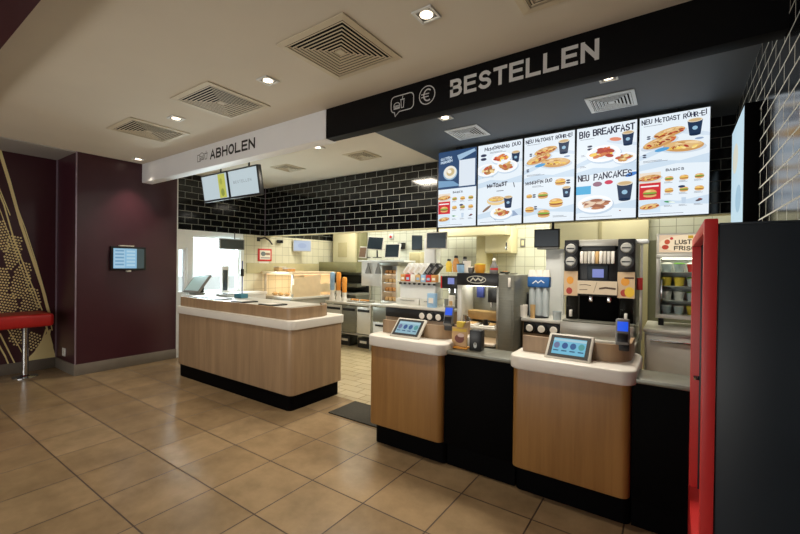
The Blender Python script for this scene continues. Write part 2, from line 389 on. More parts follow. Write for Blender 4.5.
# pick-up side wall with the drive-through opening
XT = -5.99
w = MB()
w.box(XT-.15, XT, 2.914, YB+2, 1.885, 2.72, 'black_tile_x')
struct('wall_left_tiled', w)
w = MB()
w.box(XT-.15, XT, 2.914, 4.0, 0, .93, 'white_enamel'); w.box(XT-.15, XT, 2.914, 3.13, 1.62, 1.885, 'white_enamel'); w.box(XT-.15, XT, 3.06, 3.13, .93, 1.62, 'white_enamel'); w.box(XT-.15, XT, 3.13, 3.99, 1.81, 1.885, 'white_enamel')
w.box(XT-.15, XT, 3.94, 4.0, .93, 1.81, 'white_enamel'); w.box(XT-.15, XT, 4.0, 6.3, 0, 1.885, 'beige_tile_x')
struct('wall_left_kitchen', w)
for n, (y0, y1, z0, z1) in enumerate(((2.914, 3.06, .93, 1.62), (3.13, 3.94, .93, 1.81)), 1):
    f = MB(); t = .03
    f.box(XT-.09, XT-.03, y0, y0+t, z0, z1, 'white_enamel'); f.box(XT-.09, XT-.03, y1-t, y1, z0, z1, 'white_enamel'); f.box(XT-.09, XT-.03, y0+t, y1-t, z0, z0+t, 'white_enamel'); f.box(XT-.09, XT-.03, y0+t, y1-t, z1-t, z1, 'white_enamel')
    f.box(XT-.063, XT-.057, y0+t, y1-t, z0+t, z1-t, 'glass')
    struct('window_%d' % n, f)
struct('ground_outside', MB().box(-40, -7.3, -20, 30, -.15, -.05, 'outside_concrete'))
struct('ground_driveway', MB().box(-7.3, XT-.2, 2.9, 30, -.15, -.05, 'outside_concrete'))
# tiled bulkhead over the pass-through and the tiled right wall
w = MB(); w.box(XT, XR, YB, YB+.12, 1.88, 2.72, 'black_tile_y'); w.box(XT, XR, YB-.001, YB+.121, 1.872, 1.88, 'cream'); struct('wall_back', w)
struct('wall_right', MB().box(XR, XR+.15, -3.3, YB, 0, ZC, 'black_tile_right'))
struct('trim_5', MB().box(XT, XT+.008, YB-.008, YB, 1.88, ZC, 'edge_trim'))
struct('wall_kitchen_back', MB().box(XT, XR+.3, 6.25, 6.35, 0, 2.62, 'beige_tile_y'))
zr = W(645, 241, Y=5.15).z; xr = W(638, 241, Y=5.15).x
w = MB(); w.box(xr, XR+.15, 5.15, 5.23, zr, 2.62, 'beige_tile_y'); w.box(xr, XR+.15, 5.15, 5.23, 0, zr, 'wall_steel'); struct('wall_kitchen_right', w)
struct('wall_kitchen_side', MB().box(XR+.15, XR+.3, YB, 6.25, 0, 2.62, 'beige_tile_x'))
w = MB(); w.box(-7.2, -5.2, -3.4, -3.3, 0, ZC, 'maroon'); w.box(-.8, XR+.15, -3.4, -3.3, 0, ZC, 'maroon'); w.box(-5.2, -.8, -3.4, -3.3, 0, .5, 'maroon'); w.box(-5.2, -.8, -3.4, -3.3, 2.4, ZC, 'maroon'); struct('wall_front', w)

# ================================================================== HEADERS
def stroke_bubble(m, x, z, w, h, col, mt, lw):
    r = w*.16; pts = []
    for cx, cz, a0 in ((x+w-r, z+h-r, 0), (x+r, z+h-r, 90), (x+r, z+r, 180)):
        for k in range(5): a = R(a0+k*22.5); pts.append((cx+r*math.cos(a), cz+r*math.sin(a)))
    pts += [(x+w*.16, z), (x+w*.19, z-h*.26), (x+w*.38, z)]
    for k in range(5): a = R(270+k*22.5); pts.append((x+w-r+r*math.cos(a), z+r+r*math.sin(a)))
    m.stroke(pts, lw, col, mt, 1, closed=True)
def burger_icon(m, x, z, w, col, mt, lw):
    m.stroke([(x+w*.5+w*.5*math.cos(R(a)), z+w*.42+w*.42*math.sin(R(a))) for a in range(0, 181, 20)], lw, col, mt, 1, closed=True)
    m.stroke([(x, z+w*.28), (x+w*.25, z+w*.2), (x+w*.5, z+w*.28), (x+w*.75, z+w*.2), (x+w, z+w*.28)], lw, col, mt, 1)
    m.stroke([(x, z+w*.1), (x+w*.05, z), (x+w*.95, z), (x+w, z+w*.1)], lw, col, mt, 1, closed=True)
def cup_icon(m, x, z, w, h, col, mt, lw):
    m.stroke([(x+w*.15, z), (x+w*.85, z), (x+w, z+h*.7), (x, z+h*.7)], lw, col, mt, 1, closed=True)
    m.stroke([(x-w*.1, z+h*.72), (x+w*1.1, z+h*.72)], lw, col, mt, 1); m.stroke([(x+w*.5, z+h*.72), (x+w*.6, z+h)], lw, col, mt, 1)
HY = 2.435
t = thing('pickup_header', 'white overhead beam lettered ABHOLEN above the pickup counter', 'sign', (-4.24, HY, 2.475))
MB().box(-1.75, 1.755, 0, .13, 0, ZC-2.475, 'header_white', .002).build('beam', t)
def hx(px, py): p = W(px, py, Y=HY-.002); return p.x, p.z
m = MB(); x0, z0 = hx(210, 160); x1, _ = hx(255, 148); m.T = Matrix.Translation((4.24, 0, -2.475)) @ Matrix.Translation((0, -.0006, 0))
m.T = Matrix.Translation((4.24, -.001, -2.475))
m.stext('ABHOLEN', x0, x1, z0+.004, .110, .022, (22, 22, 24), 'print', 1, space=.26); m.build('lettering', t, 'black capital letters ABHOLEN')
m = MB(); m.T = Matrix.Translation((4.24, -.001, -2.475)); xa, za = hx(197.5, 162); xb, _ = hx(207.5, 158); ww = xb-xa
m.stroke([(xa+ww*.3, za), (xa, za), (xa, za+.075), (xa+ww*.2, za+.075)], .007, (60, 60, 62), 'print', 1); burger_icon(m, xa+ww*.2, za+.012, ww*.45, (60, 60, 62), 'print', .006); cup_icon(m, xa+ww*.72, za+.01, ww*.24, .09, (60, 60, 62), 'print', .006); m.build('pickup_symbol', t, 'small outlined tray symbol')
t = thing('order_header', 'black overhead beam lettered BESTELLEN above the order counter', 'sign', (-2.48, HY, 2.475))
MB().box(0, XR+2.48, 0, .10, 0, ZC-2.475, 'header_black', .002).build('beam', t)
m = MB(); m.T = Matrix.Translation((2.48, -.001, -2.475)); xa, za = hx(450, 97); xb, zb = hx(599, 58)
m.stext('BESTELLEN', xa, xb, za-.004, .118, .0225, (214, 214, 214), 'print', 1, space=.3); m.build('lettering', t, 'silver capital letters BESTELLEN')
m = MB(); m.T = Matrix.Translation((2.48, -.001, -2.475)); xa, za = hx(391, 113.5); xb, _ = hx(413.5, 105)
stroke_bubble(m, xa, za, xb-xa, .118, (205, 205, 205), 'print', .007); burger_icon(m, xa+.025, za+.024, .055, (205, 205, 205), 'print', .006); cup_icon(m, xa+.09, za+.024, .028, .085, (205, 205, 205), 'print', .006); m.build('speech_bubble_symbol', t, 'silver outlined speech bubble with burger and cup')
m = MB(); m.T = Matrix.Translation((2.48, -.001, -2.475)); xa, za = hx(427, 95); r = .064
m.stroke([(xa+r*math.cos(R(a)), za+r*math.sin(R(a))) for a in range(0, 360, 12)], .007, (205, 205, 205), 'print', 1, closed=True)
m.stroke([(xa+.006+.033*math.cos(R(a)), za+.040*math.sin(R(a))) for a in range(55, 306, 12)], .010, (205, 205, 205), 'print', 1)
m.stroke([(xa-.045, za+.010), (xa+.014, za+.010)], .007, (205, 205, 205), 'print', 1); m.stroke([(xa-.045, za-.010), (xa+.010, za-.010)], .007, (205, 205, 205), 'print', 1); m.build('euro_symbol', t, 'silver euro sign in a ring')

# ================================================================== CEILING FITTINGS
def make_vent(label, x, y, half, mt='ceiling_paint', n=9, group='square ceiling air vents'):
    t = thing('ceiling_vent', label, 'vent', (x, y, ZC), 0, group)
    f = MB(); a, b = half, half*.86
    f.loft([[(-a, -a, -.002), (a, -a, -.002), (a, a, -.002), (-a, a, -.002)], [(-a, -a, -.008), (a, -a, -.008), (a, a, -.008), (-a, a, -.008)], [(-b, -b, -.012), (b, -b, -.012), (b, b, -.012), (-b, b, -.012)], [(-b, -b, -.002), (b, -b, -.002), (b, b, -.002), (-b, b, -.002)]], mt, caps=False)
    f.build('frame', t, smooth=False)
    MB().box(-b, b, -b, b, -.004, -.001, 'black_lam').build('duct_shade', t)  # solid black plate, paints in the darkness of the duct
    l = MB(); st = b/n
    for k in range(n):
        o = b-k*st-.002; j = o-st*.34; i = o-st*.64
        if i < .012: l.box(-o, o, -o, o, -.012, -.005, mt); break
        sq = lambda q, z: [(-q, -q, z), (q, -q, z), (q, q, z), (-q, q, z)]
        l.loft([sq(o, -.0135), sq(o, -.015), sq(j, -.015)], mt, caps=False); l.loft([sq(j, -.0105), sq(i, -.0055)], mt, caps=False)
    l.build('louvre', t, smooth=False); return t
mat('vent_cream', (214, 202, 176), .6, var=.02); mat('vent_screenlit', (228, 236, 242), .5, var=.02)  # second colour has the bluish light of the menu screens painted in
v = make_vent('big cream square air vent above the wheat mural end of the room, leftmost', -4.40, 1.85, .275, 'vent_cream')
dup(v, (-3.10, 1.85, ZC), 'big cream square air vent second from the left along the ceiling')
dup(v, (-1.73, 1.815, ZC), 'big cream square air vent in front of the junction of white and black beams')
dup(v, (-.40, 1.81, ZC), 'big cream square air vent cut by the top of the picture over the letters')
v2 = make_vent('small cream air vent behind the white beam near the hanging screens', -4.44, 3.64, .17, 'vent_cream', 6)
dup(v2, (-3.16, 3.71, ZC), 'small cream air vent behind the white beam near the black ceiling edge')
v3 = make_vent('pale air vent in the dark ceiling above the leftmost menu screens', -1.72, 3.63, .17, 'vent_screenlit', 6)
dup(v3, (-.44, 3.57, ZC), 'pale air vent in the dark ceiling above the big breakfast menu')
def make_spot(label, x, y, mt='white_enamel'):
    t = thing('ceiling_spotlight', label, 'light', (x, y, ZC), 0, 'recessed ceiling spotlights')
    f = MB(); a, b = .058, .046
    f.loft([[(-a, -a, -.001), (a, -a, -.001), (a, a, -.001), (-a, a, -.001)], [(-a, -a, -.010), (a, -a, -.010), (a, a, -.010), (-a, a, -.010)], [(-b, -b, -.010), (b, -b, -.010), (b, b, -.010), (-b, b, -.010)], [(-b, -b, -.002), (b, -b, -.002), (b, b, -.002), (-b, b, -.002)]], mt, caps=False)
    f.build('frame', t, smooth=False)
    MB().box(-b, b, -b, b, -.003, -.001, 'grey_plastic').build('recess_plate', t)
    MB().lathe(0, 0, [(.034, -.0062), (.034, -.005)], 'lamp_glow', 16).build('lens', t, 'glowing warm lens'); return t
spots = [(-1.10, 1.80, 'square ceiling spotlight nearest the camera between two big vents', 40, 105), (-2.445, 1.815, 'square ceiling spotlight second along the row in front of the white beam', 40, 105), (-3.80, 1.825, 'square ceiling spotlight between the two leftmost big vents', 40, 105),
 (-5.72, 2.28, 'square ceiling spotlight washing the maroon wall beside the white beam end', 70, 80), (-3.36, 3.17, 'square ceiling spotlight behind the white beam over the pickup counter', 40, 115), (W(445, 117, Z=ZC).x, W(445, 117, Z=ZC).y, 'spotlight in the dark ceiling below the letter B', 36, 115), (-.405, 3.10, 'spotlight in the dark ceiling below the last letter N', 36, 115)]
sp0 = None
for k, (x, y, lb, pw, ang) in enumerate(spots):
    if sp0 is None: sp0 = make_spot(lb, x, y)
    else: dup(sp0, (x, y, ZC), lb)
    lamp('spot_lamp', 'SPOT', (x, y, ZC-.03), pw, (1, .86, .68), .03, spot=ang, blend=.9)
for x, y in ((-4.9, -1.2), (-3, -1.2), (-1.1, -1.2), (-4.6, .95), (-2.6, .3), (-.9, .3)):
    lamp('guest_lamp', 'SPOT', (x, y, ZC-.02 if y > .6 or y < -.4 else 2.58), 9, (1, .86, .70), .05, spot=125, blend=.9)

# ================================================================== MENU SCREENS
NAVY = (34, 36, 62); P_ = 'menu_picture'
def cup(m, x, z, s, d=3):
    m.poly([(x-.7*s, z), (x+.7*s, z), (x+.95*s, z+2.2*s), (x-.95*s, z+2.2*s)], (32, 52, 82), P_, d); m.ell(x, z+2.2*s, .95*s, .32*s, (236, 226, 208), P_, d+1); m.ell(x, z+2.2*s, .8*s, .24*s, (206, 176, 130), P_, d+2)
    m.ell(x, z+1.0*s, .34*s, .3*s, (150, 190, 216), P_, d+1); m.ell(x, z, .7*s, .2*s, (24, 42, 70), P_, d)
def bun(m, x, z, s, green=False, d=3):
    m.ell(x, z-.42*s, s, .34*s, (224, 176, 112), P_, d); m.ell(x, z-.16*s, 1.05*s, .24*s, (150, 74, 44), P_, d+1)
    m.ell(x, z-.02*s, 1.08*s, .16*s, (118, 172, 60) if green else (240, 200, 90), P_, d+2); m.ell(x, z+.12*s, s, .5*s, (228, 172, 98), P_, d+3, a0=0, a1=180); m.ell(x-.25*s, z+.36*s, .4*s, .14*s, (242, 208, 150), P_, d+4)
def toast(m, x, z, s, rot=12, d=3, egg=False):
    rn = random.Random(int(x*7919+z*104729)); c_, q_ = math.cos(R(rot)), math.sin(R(rot))
    m.ell(x, z-.12*s, 1.3*s, .36*s, (206, 218, 230), P_, d, rot); m.ell(x, z, 1.15*s, .38*s, (206, 154, 92), P_, d+1, rot); m.ell(x, z+.08*s, 1.08*s, .26*s, (224, 184, 126), P_, d+2, rot)
    for k in range(16):
        a = rn.uniform(-.95, .95); b = rn.uniform(-.16, .02); m.ell(x+s*(a*c_-b*q_), z+s*(a*q_+b*c_), .17*s, .07*s, rn.choice([(244, 212, 104), (250, 228, 150), (236, 196, 90)] if egg and k % 3 else [(176, 62, 44), (206, 96, 60), (150, 70, 44), (240, 204, 110)]), P_, d+3, rot+rn.uniform(-30, 30), 10)
    for k in range(7):
        a = rn.uniform(-.8, .8); b = rn.uniform(.12, .26); m.ell(x+s*(a*c_-b*q_), z+s*(a*q_+b*c_), .22*s, .05*s, rn.choice([(196, 140, 80), (240, 210, 160)]), P_, d+4, rot, 10)
def plate(m, x, z, s, kind, d=3):
    m.ell(x+.06*s, z-.12*s, 1.5*s, .82*s, (196, 214, 232), P_, d); m.ell(x, z, 1.45*s, .78*s, (250, 252, 254), P_, d+1); m.ell(x, z+.03*s, 1.05*s, .54*s, (232, 240, 246), P_, d+2)
    rn = random.Random(int(x*999)+3)
    for k in range(20):
        a = rn.uniform(0, 6.28); q = rn.uniform(.1, .9)
        px, pz = x+math.cos(a)*s*q, z+math.sin(a)*s*q*.45
        if kind == 'egg': m.ell(px, pz, .34*s, .16*s, rn.choice([(200, 84, 54), (226, 130, 80), (244, 206, 92), (176, 60, 44), (206, 120, 70)]), P_, d+3+k, rn.uniform(-40, 40))
        elif kind == 'cake': m.ell(px, pz, .5*s, .13*s, rn.choice([(190, 128, 92), (160, 100, 76), (232, 206, 180), (206, 160, 124)]), P_, d+3+k, rn.uniform(-25, 25))
        else: m.ell(px, pz, .34*s, .18*s, rn.choice([(222, 178, 110), (200, 144, 84), (190, 92, 64), (240, 214, 156), (170, 120, 70)]), P_, d+3+k, rn.uniform(-40, 40))
def lines(m, x, z, w, n=3, h=.0035, gap=.010, col=(120, 126, 140)):
    for k in range(n): m.rect(x, x+w*(.7+.3*((k*37) % 10)/10), z-k*gap, z-k*gap+h, col, P_, 2)
def badge(m, x, z, s):
    for k in range(2): m.ell(x, z-k*s*1.2, s, s*.45, (50, 56, 84), P_, 2)
def swoosh(m, w, h, z):
    m.poly([(0, z), (w*.3, z+.03), (w*.6, z+.008), (w, z+.045), (w, z-.03), (w*.55, z-.012), (0, z-.05)], (206, 224, 240), P_, 1)
def basics(m, w, h):
    m.rect(.004, w*.33, h*.30, h*.44, (236, 222, 204), P_, 2); toast(m, w*.165, h*.385, w*.15, 4, 3)
    m.rect(.004, w*.33, h*.17, h*.335, (206, 38, 52), P_, 3); bun(m, w*.17, h*.235, w*.10, True, 4); m.rect(w*.03, w*.30, h*.295, h*.31, (250, 240, 240), P_, 4)
    m.rect(.004, w*.33, h*.04, h*.165, (214, 232, 246), P_, 2); toast(m, w*.165, h*.10, w*.13, 6, 3)
    m.stext('BASICS', w*.40, w*.66, h*.435, h*.026, .0045, NAVY, P_, 2, .06)
    for r in range(3):
        for q in range(3):
            x = w*(.45+.21*q); z = h*(.365-.115*r)
            if r < 2: bun(m, x, z, w*.062, (r+q) % 2 == 0, 3)
            elif q == 0: m.ell(x, z, w*.07, h*.009, (60, 150, 90), P_, 3, -8); m.ell(x+.02, z-.004, w*.05, h*.007, (240, 250, 240), P_, 4, -8)
            elif q == 1: m.poly([(x-.012, z-.02), (x+.012, z-.02), (x+.016, z+.03), (x-.016, z+.03)], (196, 214, 232), P_, 3)
            else: m.ell(x, z, w*.05, h*.010, (90, 84, 92), P_, 3, 15); m.ell(x+.005, z+.008, w*.025, h*.007, (140, 60, 50), P_, 4)
            lines(m, x-w*.07, z-h*.035, w*.13, 2, .003, .008)
    lines(m, w*.03, h*.022, w*.9, 1)
    m.ell(w*.63, h*.275, w*.05, h*.012, (44, 56, 90), P_, 9)
BG = (232, 242, 250)
def menu(k, m, w, h):
    m.rect(0, w, 0, h, BG, P_, 0)
    if k != 0: swoosh(m, w, h, h*.52); swoosh(m, w, h, h*.13); m.ell(w*.15, h*.62, w*.3, h*.025, (206, 224, 240), P_, 1, 20); m.ell(w*.8, h*.78, w*.3, h*.02, (214, 228, 242), P_, 1, -15)
    if k == 0:
        m.rect(0, w, h*.5, h, (46, 74, 112), P_, 1); m.poly([(w*.5, h*.93), (w*.95, h*.985), (w*.98, h*.95), (w*.55, h*.86)], (160, 190, 216), P_, 2); m.poly([(0, h*.62), (w*.4, h*.60), (w*.6, h*.53), (0, h*.53)], (120, 160, 196), P_, 2)
        m.rect(w*.56, w*.97, h*.52, h*.86, (222, 232, 242), P_, 3); lines(m, w*.60, h*.82, w*.3, 8, .004, .032, (120, 140, 170))
        m.stext('GUTEN', w*.06, w*.36, h*.885, h*.035, .006, (206, 224, 240), P_, 3, .1, .08); m.stext('MORGEN', w*.06, w*.38, h*.84, h*.035, .006, (206, 224, 240), P_, 3, .1, .08)
        m.ell(w*.32, h*.71, w*.19, h*.095, (150, 184, 210), P_, 3); m.ell(w*.32, h*.72, w*.17, h*.085, (236, 232, 220), P_, 4); m.ell(w*.33, h*.722, w*.11, h*.05, (206, 186, 140), P_, 5, 20); m.ell(w*.30, h*.73, w*.06, h*.025, (246, 240, 226), P_, 6, -20)
        basics(m, w, h)
    elif k == 1:
        m.stext('McMORNING DUO', w*.15, w*.97, h*.92, h*.045, .0068, NAVY, P_, 2, .10, .02); badge(m, w*.13, h*.87, w*.07); lines(m, w*.28, h*.895, w*.4, 2)
        plate(m, w*.54, h*.81, w*.155, 'egg'); plate(m, w*.66, h*.70, w*.17, 'bread'); plate(m, w*.22, h*.68, w*.18, 'bread'); cup(m, w*.86, h*.74, w*.095); lines(m, w*.1, h*.60, w*.3, 2)
        m.stext('McTOAST', w*.22, w*.68, h*.455, h*.05, .010, NAVY, P_, 2, .12, .03); m.stroke([(w*.82, h*.49), (w*.84, h*.44)], .008, NAVY, P_, 2)
        m.rect(w*.44, w*.60, h*.405, h*.412, NAVY, P_, 2)
        m.ell(w*.44, h*.29, w*.22, h*.055, (236, 206, 150), P_, 3); toast(m, w*.44, h*.31, w*.15, 0, 4, True); cup(m, w*.71, h*.20, w*.10, 12)
        m.poly([(w*.30, h*.10), (w*.42, h*.05), (w*.93, h*.10), (w*.84, h*.155)], (150, 170, 200), P_, 3); plate(m, w*.55, h*.135, w*.17, 'bread', 4)
        m.ell(w*.22, h*.20, w*.12, h*.016, (140, 110, 90), P_, 3, 35); lines(m, w*.06, h*.03, w*.8, 1)
    elif k in (2, 4):
        m.stext('NEU McTOAST RÜHR-EI', w*.03, w*.96, h*.922, h*(.045 if k == 2 else .05), .0068, NAVY, P_, 2, .10, .02); lines(m, w*.06, h*.905, w*.4, 1)
        toast(m, w*.44, h*.815, w*.20, 10); toast(m, w*.30, h*.73, w*.22, 14); toast(m, w*.64, h*.665, w*.25, -3, 6, True); cup(m, w*.80, h*.76, w*.11, 12)
        m.ell(w*.34, h*.655, w*.11, h*.018, (84, 160, 214), P_, 12, 8); badge(m, w*.14, h*.80, w*.03); badge(m, w*.08, h*.62, w*.03); lines(m, w*.06, h*.555, w*.4, 2)
        m.ell(w*.86, h*.72, w*.06, h*.010, (150, 170, 200), P_, 3)
        if k == 4: basics(m, w, h)
        else:
            m.stext('McMUFFIN DUO', w*.04, w*.58, h*.44, h*.042, .006, NAVY, P_, 2, .12, .03); lines(m, w*.18, h*.42, w*.25, 2)
            bun(m, w*.74, h*.445, w*.10); badge(m, w*.89, h*.45, w*.04); bun(m, w*.40, h*.31, w*.10, True); bun(m, w*.12, h*.31, w*.06); badge(m, w*.22, h*.32, w*.035); bun(m, w*.66, h*.215, w*.13); bun(m, w*.13, h*.155, w*.09); badge(m, w*.25, h*.18, w*.035); bun(m, w*.42, h*.10, w*.12, True); cup(m, w*.86, h*.27, w*.085); lines(m, w*.6, h*.06, w*.3, 2)
    elif k == 3:
        m.stext('BIG BREAKFAST', w*.04, w*.97, h*.888, h*.075, .0108, NAVY, P_, 2, .07, .015); lines(m, w*.06, h*.87, w*.35, 1); badge(m, w*.23, h*.79, w*.045); lines(m, w*.08, h*.70, w*.08, 2); lines(m, w*.06, h*.58, w*.12, 2)
        plate(m, w*.46, h*.695, w*.20, 'egg'); cup(m, w*.86, h*.755, w*.10); plate(m, w*.82, h*.62, w*.13, 'bread', 16); m.ell(w*.66, h*.83, w*.10, h*.02, (226, 140, 110), P_, 3, -10)
        m.stext('NEU', w*.03, w*.23, h*.415, h*.07, .0095, NAVY, P_, 2, .06, .02); m.stext('PANCAKES', w*.30, w*.94, h*.42, h*.07, .0095, NAVY, P_, 2, .07, .03)
        m.rect(w*.0, w*.26, h*.275, h*.365, (82, 176, 222), P_, 3); lines(m, w*.03, h*.34, w*.18, 3, .005, .02, (236, 246, 252)); m.ell(w*.37, h*.375, w*.08, h*.026, (150, 110, 130), P_, 3); m.ell(w*.56, h*.385, w*.07, h*.022, (206, 60, 90), P_, 3)
        plate(m, w*.33, h*.165, w*.21, 'cake'); cup(m, w*.82, h*.19, w*.135); m.ell(w*.92, h*.445, w*.10, h*.02, (70, 130, 206), P_, 3, 15); m.ell(w*.75, h*.08, w*.015, h*.005, (140, 60, 40), P_, 3); lines(m, w*.06, h*.025, w*.8, 1)
edges = [-2.262, -1.775, -1.278, -.785, -.281, .22]
lbs = ['leftmost menu screen with a navy coffee picture over small basics', 'menu screen headed with a morning duo, second from the left', 'menu screen with toasts over muffins, in the middle of five', 'menu screen reading BIG BREAKFAST over NEU PANCAKES', 'rightmost menu screen with scrambled egg toasts over basics and a red tile']
for k in range(5):
    x0, x1 = edges[k]+.004, edges[k+1]-.004; w = x1-x0; z0, z1 = 1.832, 2.695; h = z1-z0
    t = thing('menu_screen', lbs[k], 'menu screen', (x0, 4.0, z0), 0, 'lit menu screens over the order counter')
    MB().box(0, w, 0, .07, 0, h, 'dark_plastic', .004).build('casing', t)
    m = MB(); m.T = Matrix.Translation((.006, -.001, .006)); m.clip = (0, w-.012, 0, h-.012); menu(k, m, w-.012, h-.012); m.build('display', t, smooth=False)
    b = MB(); b.box(w*.5-.03, w*.5+.03, .03, .07, h, ZC-z0, 'dark_plastic'); b.build('ceiling_bracket', t)

# hanging twin screens over the pickup counter
xa, xb = -5.36, -4.10; half = (xb-xa)/2
for k, lb in enumerate(('left one of two hanging order screens, with a yellow panel', 'right one of two hanging order screens, with a line of grey lettering')):
    t = thing('order_status_screen', lb, 'screen', (xa+half*k+half/2, 2.93, 2.40), 0, 'hanging order screens under the white beam')
    tilt = Matrix.Rotation(R(9), 4, 'X')
    m = MB(); m.T = tilt; hw = half/2-.004; m.box(-hw, hw, 0, .06, -.18, .18, 'dark_plastic', .006); m.build('casing', t)
    m = MB(); m.T = tilt @ Matrix.Translation((0, -.001, 0)); s_ = 'screen_picture'; m.rect(-hw+.02, hw-.02, -.155, .16, (206, 222, 228), s_, 0)
    if k == 0: m.rect(hw*.30, hw-.06, -.15, .155, (206, 206, 96), s_, 1); m.ell(hw*.5, .06, .03, .04, (176, 180, 80), s_, 2); m.ell(hw*.55, -.08, .04, .05, (150, 160, 70), s_, 2)
    else: m.stext('BESTELLEN', -hw*.65, hw*.55, 0, .035, .005, (140, 150, 156), s_, 1, space=.6)
    m.build('display', t, smooth=False)
    b = MB(); b.box(-.03, .03, .06, .10, -.05, .10, 'dark_plastic'); b.cyl((0, .08, .09), (0, .08, ZC-2.40), .012, 'dark_plastic'); b.build('ceiling_arm', t)

# ================================================================== PICK-UP COUNTER
t = thing('pickup_counter', 'oak fronted pickup counter with white edge band and black plinth', 'counter', (-4.0, 2.8, 0))
def lo(mb, t): mb.T = Matrix.Translation((-t.location.x, -t.location.y, -t.location.z)); return mb
lo(MB(), t).slab(-5.05, -2.97, 2.485, 3.16, 0, .17, .05, 0, 'black_lam').build('plinth', t)
lo(MB(), t).slab(-5.075, -2.94, 2.47, 3.18, .15, .775, .06, .002, 'wood').build('front_panel', t)
lo(MB(), t).slab(-5.085, -2.92, 2.455, 3.20, .772, .858, .075, .008, 'white_corian').build('edge_band', t, 'white solid worktop edge')
m = lo(MB(), t)
out = [(-5.05, 2.50)]
for k in range(9): a = R(-90+k*11.25); out.append((-3.065+.08*math.cos(a), 2.58+.08*math.sin(a)))
for k in range(9): a = R(k*11.25); out.append((-3.065-.12+.20*math.cos(a), 2.86+.24*math.sin(a)))
inn = [(x-.02 if i > 4 else x, y+.02 if i < 14 else y-.02) for i, (x, y) in enumerate(out)]
def wall(m, out, inn, z0, z1, mt): m.loft([[(x, y, z0) for x, y in out+inn[::-1]], [(x, y, z1) for x, y in out+inn[::-1]]], mt)
wall(m, out, inn, .856, .972, 'wood'); m.build('upstand', t)
m = lo(MB(), t); m.box(-5.03, -3.16, 2.525, 3.05, .90, .965, 'steel_bright', .004); m.build('work_surface', t, 'pale steel shelf behind the upstand')
# things lying on the pick-up counter
zt = .965
for k, (x, w_, lb) in enumerate(((-4.86, .22, 'steel tray at the left end of the pickup counter top'), (-4.45, .2, 'steel tray second from the left on the pickup counter top'), (-3.95, .2, 'steel tray third along the pickup counter top'), (-3.45, .2, 'steel tray at the right end of the pickup counter top'))):
    t = thing('serving_tray', lb, 'tray', (x, 2.63, zt), 0, 'trays lying on the pickup counter')
    MB().slab(-.13, .13, -.08, .12, 0, .012, .03, .003, 'dark_plastic').build('tray_base', t)
    MB().box(-.10, .06, -.05, .09, .0122, .0135, 'cup_white').build('paper_liner', t)
t = thing('payment_box', 'blue green box with a thin upright pole on the pickup counter', 'box', (-4.42, 2.92, zt))
MB().box(-.075, .075, -.05, .05, 0, .055, 'teal_box', .008).build('housing', t); MB().cyl((.02, 0, .05), (.02, 0, .46), .007, 'blue_deep').build('pole', t); MB().box(.0, .04, -.012, .012, .27, .36, 'dark_plastic', .004).build('clip', t)
t = thing('card_tray', 'small blue grey till tray lying on the pickup counter', 'tray', (-4.75, 2.93, zt)); MB().box(-.16, .1, -.06, .06, 0, .03, 'frost', .006).build('tray_base', t); MB().box(-.14, .08, -.045, .045, .03, .036, 'screen_off').build('liner', t)

# window worktop and what stands on it
t = thing('window_counter', 'white worktop under the bright drive-through window', 'counter', (-5.7, 3.45, 0)); m = MB()
MB().box(-.28, .02, -.48, .8, .88, .925, 'white_enamel', .006).build('worktop', t); MB().box(-.27, .0, -.46, .78, 0, .88, 'white_enamel').build('cabinet_body', t)
t = thing('window_till', 'grey touch till leaning back on the window worktop', 'till', (-5.80, 3.10, .925), R(4))
MB().box(-.09, .09, -.06, .09, 0, .03, 'grey_plastic', .008).build('foot', t); MB().box(-.05, .05, .02, .09, .03, .20, 'dark_plastic', .01).build('stand', t)
m = MB(); m.T = Matrix.Translation((0, .0, .17)) @ Matrix.Rotation(R(-38), 4, 'X'); m.box(-.19, .19, 0, .03, -.16, .16, 'grey_plastic', .008); b = m.build('screen_housing', t)
m = MB(); m.T = Matrix.Translation((0, .0, .17)) @ Matrix.Rotation(R(-38), 4, 'X') @ Matrix.Translation((0, -.001, 0)); m.rect(-.165, .165, -.135, .135, (170, 200, 204), 'print', 0); m.build('display', b, smooth=False)
t = thing('window_intercom', 'narrow dark panel in a white stand at the drive-through window', 'intercom', (-5.93, 3.62, .925), R(90))
MB().box(-.06, .06, -.02, .02, 0, .42, 'white_enamel', .008).build('housing', t); MB().box(-.04, .04, -.024, -.018, .03, .36, 'screen_off', .003).build('display', t); MB().box(-.08, .08, -.05, .05, 0, .015, 'white_enamel', .004).build('foot', t)
t = thing('window_monitor', 'grey monitor hung in the top of the drive-through window', 'monitor', (-5.90, 3.72, 1.70), R(90))
MB().box(-.22, .22, -.02, .02, -.085, .085, 'grey_plastic', .006).build('housing', t); MB().box(-.20, .20, -.024, -.019, -.07, .07, 'screen_off').build('display', t); MB().cyl((.05, 0, .08), (.05, .0, .20), .008, 'dark_plastic').build('hanger', t)

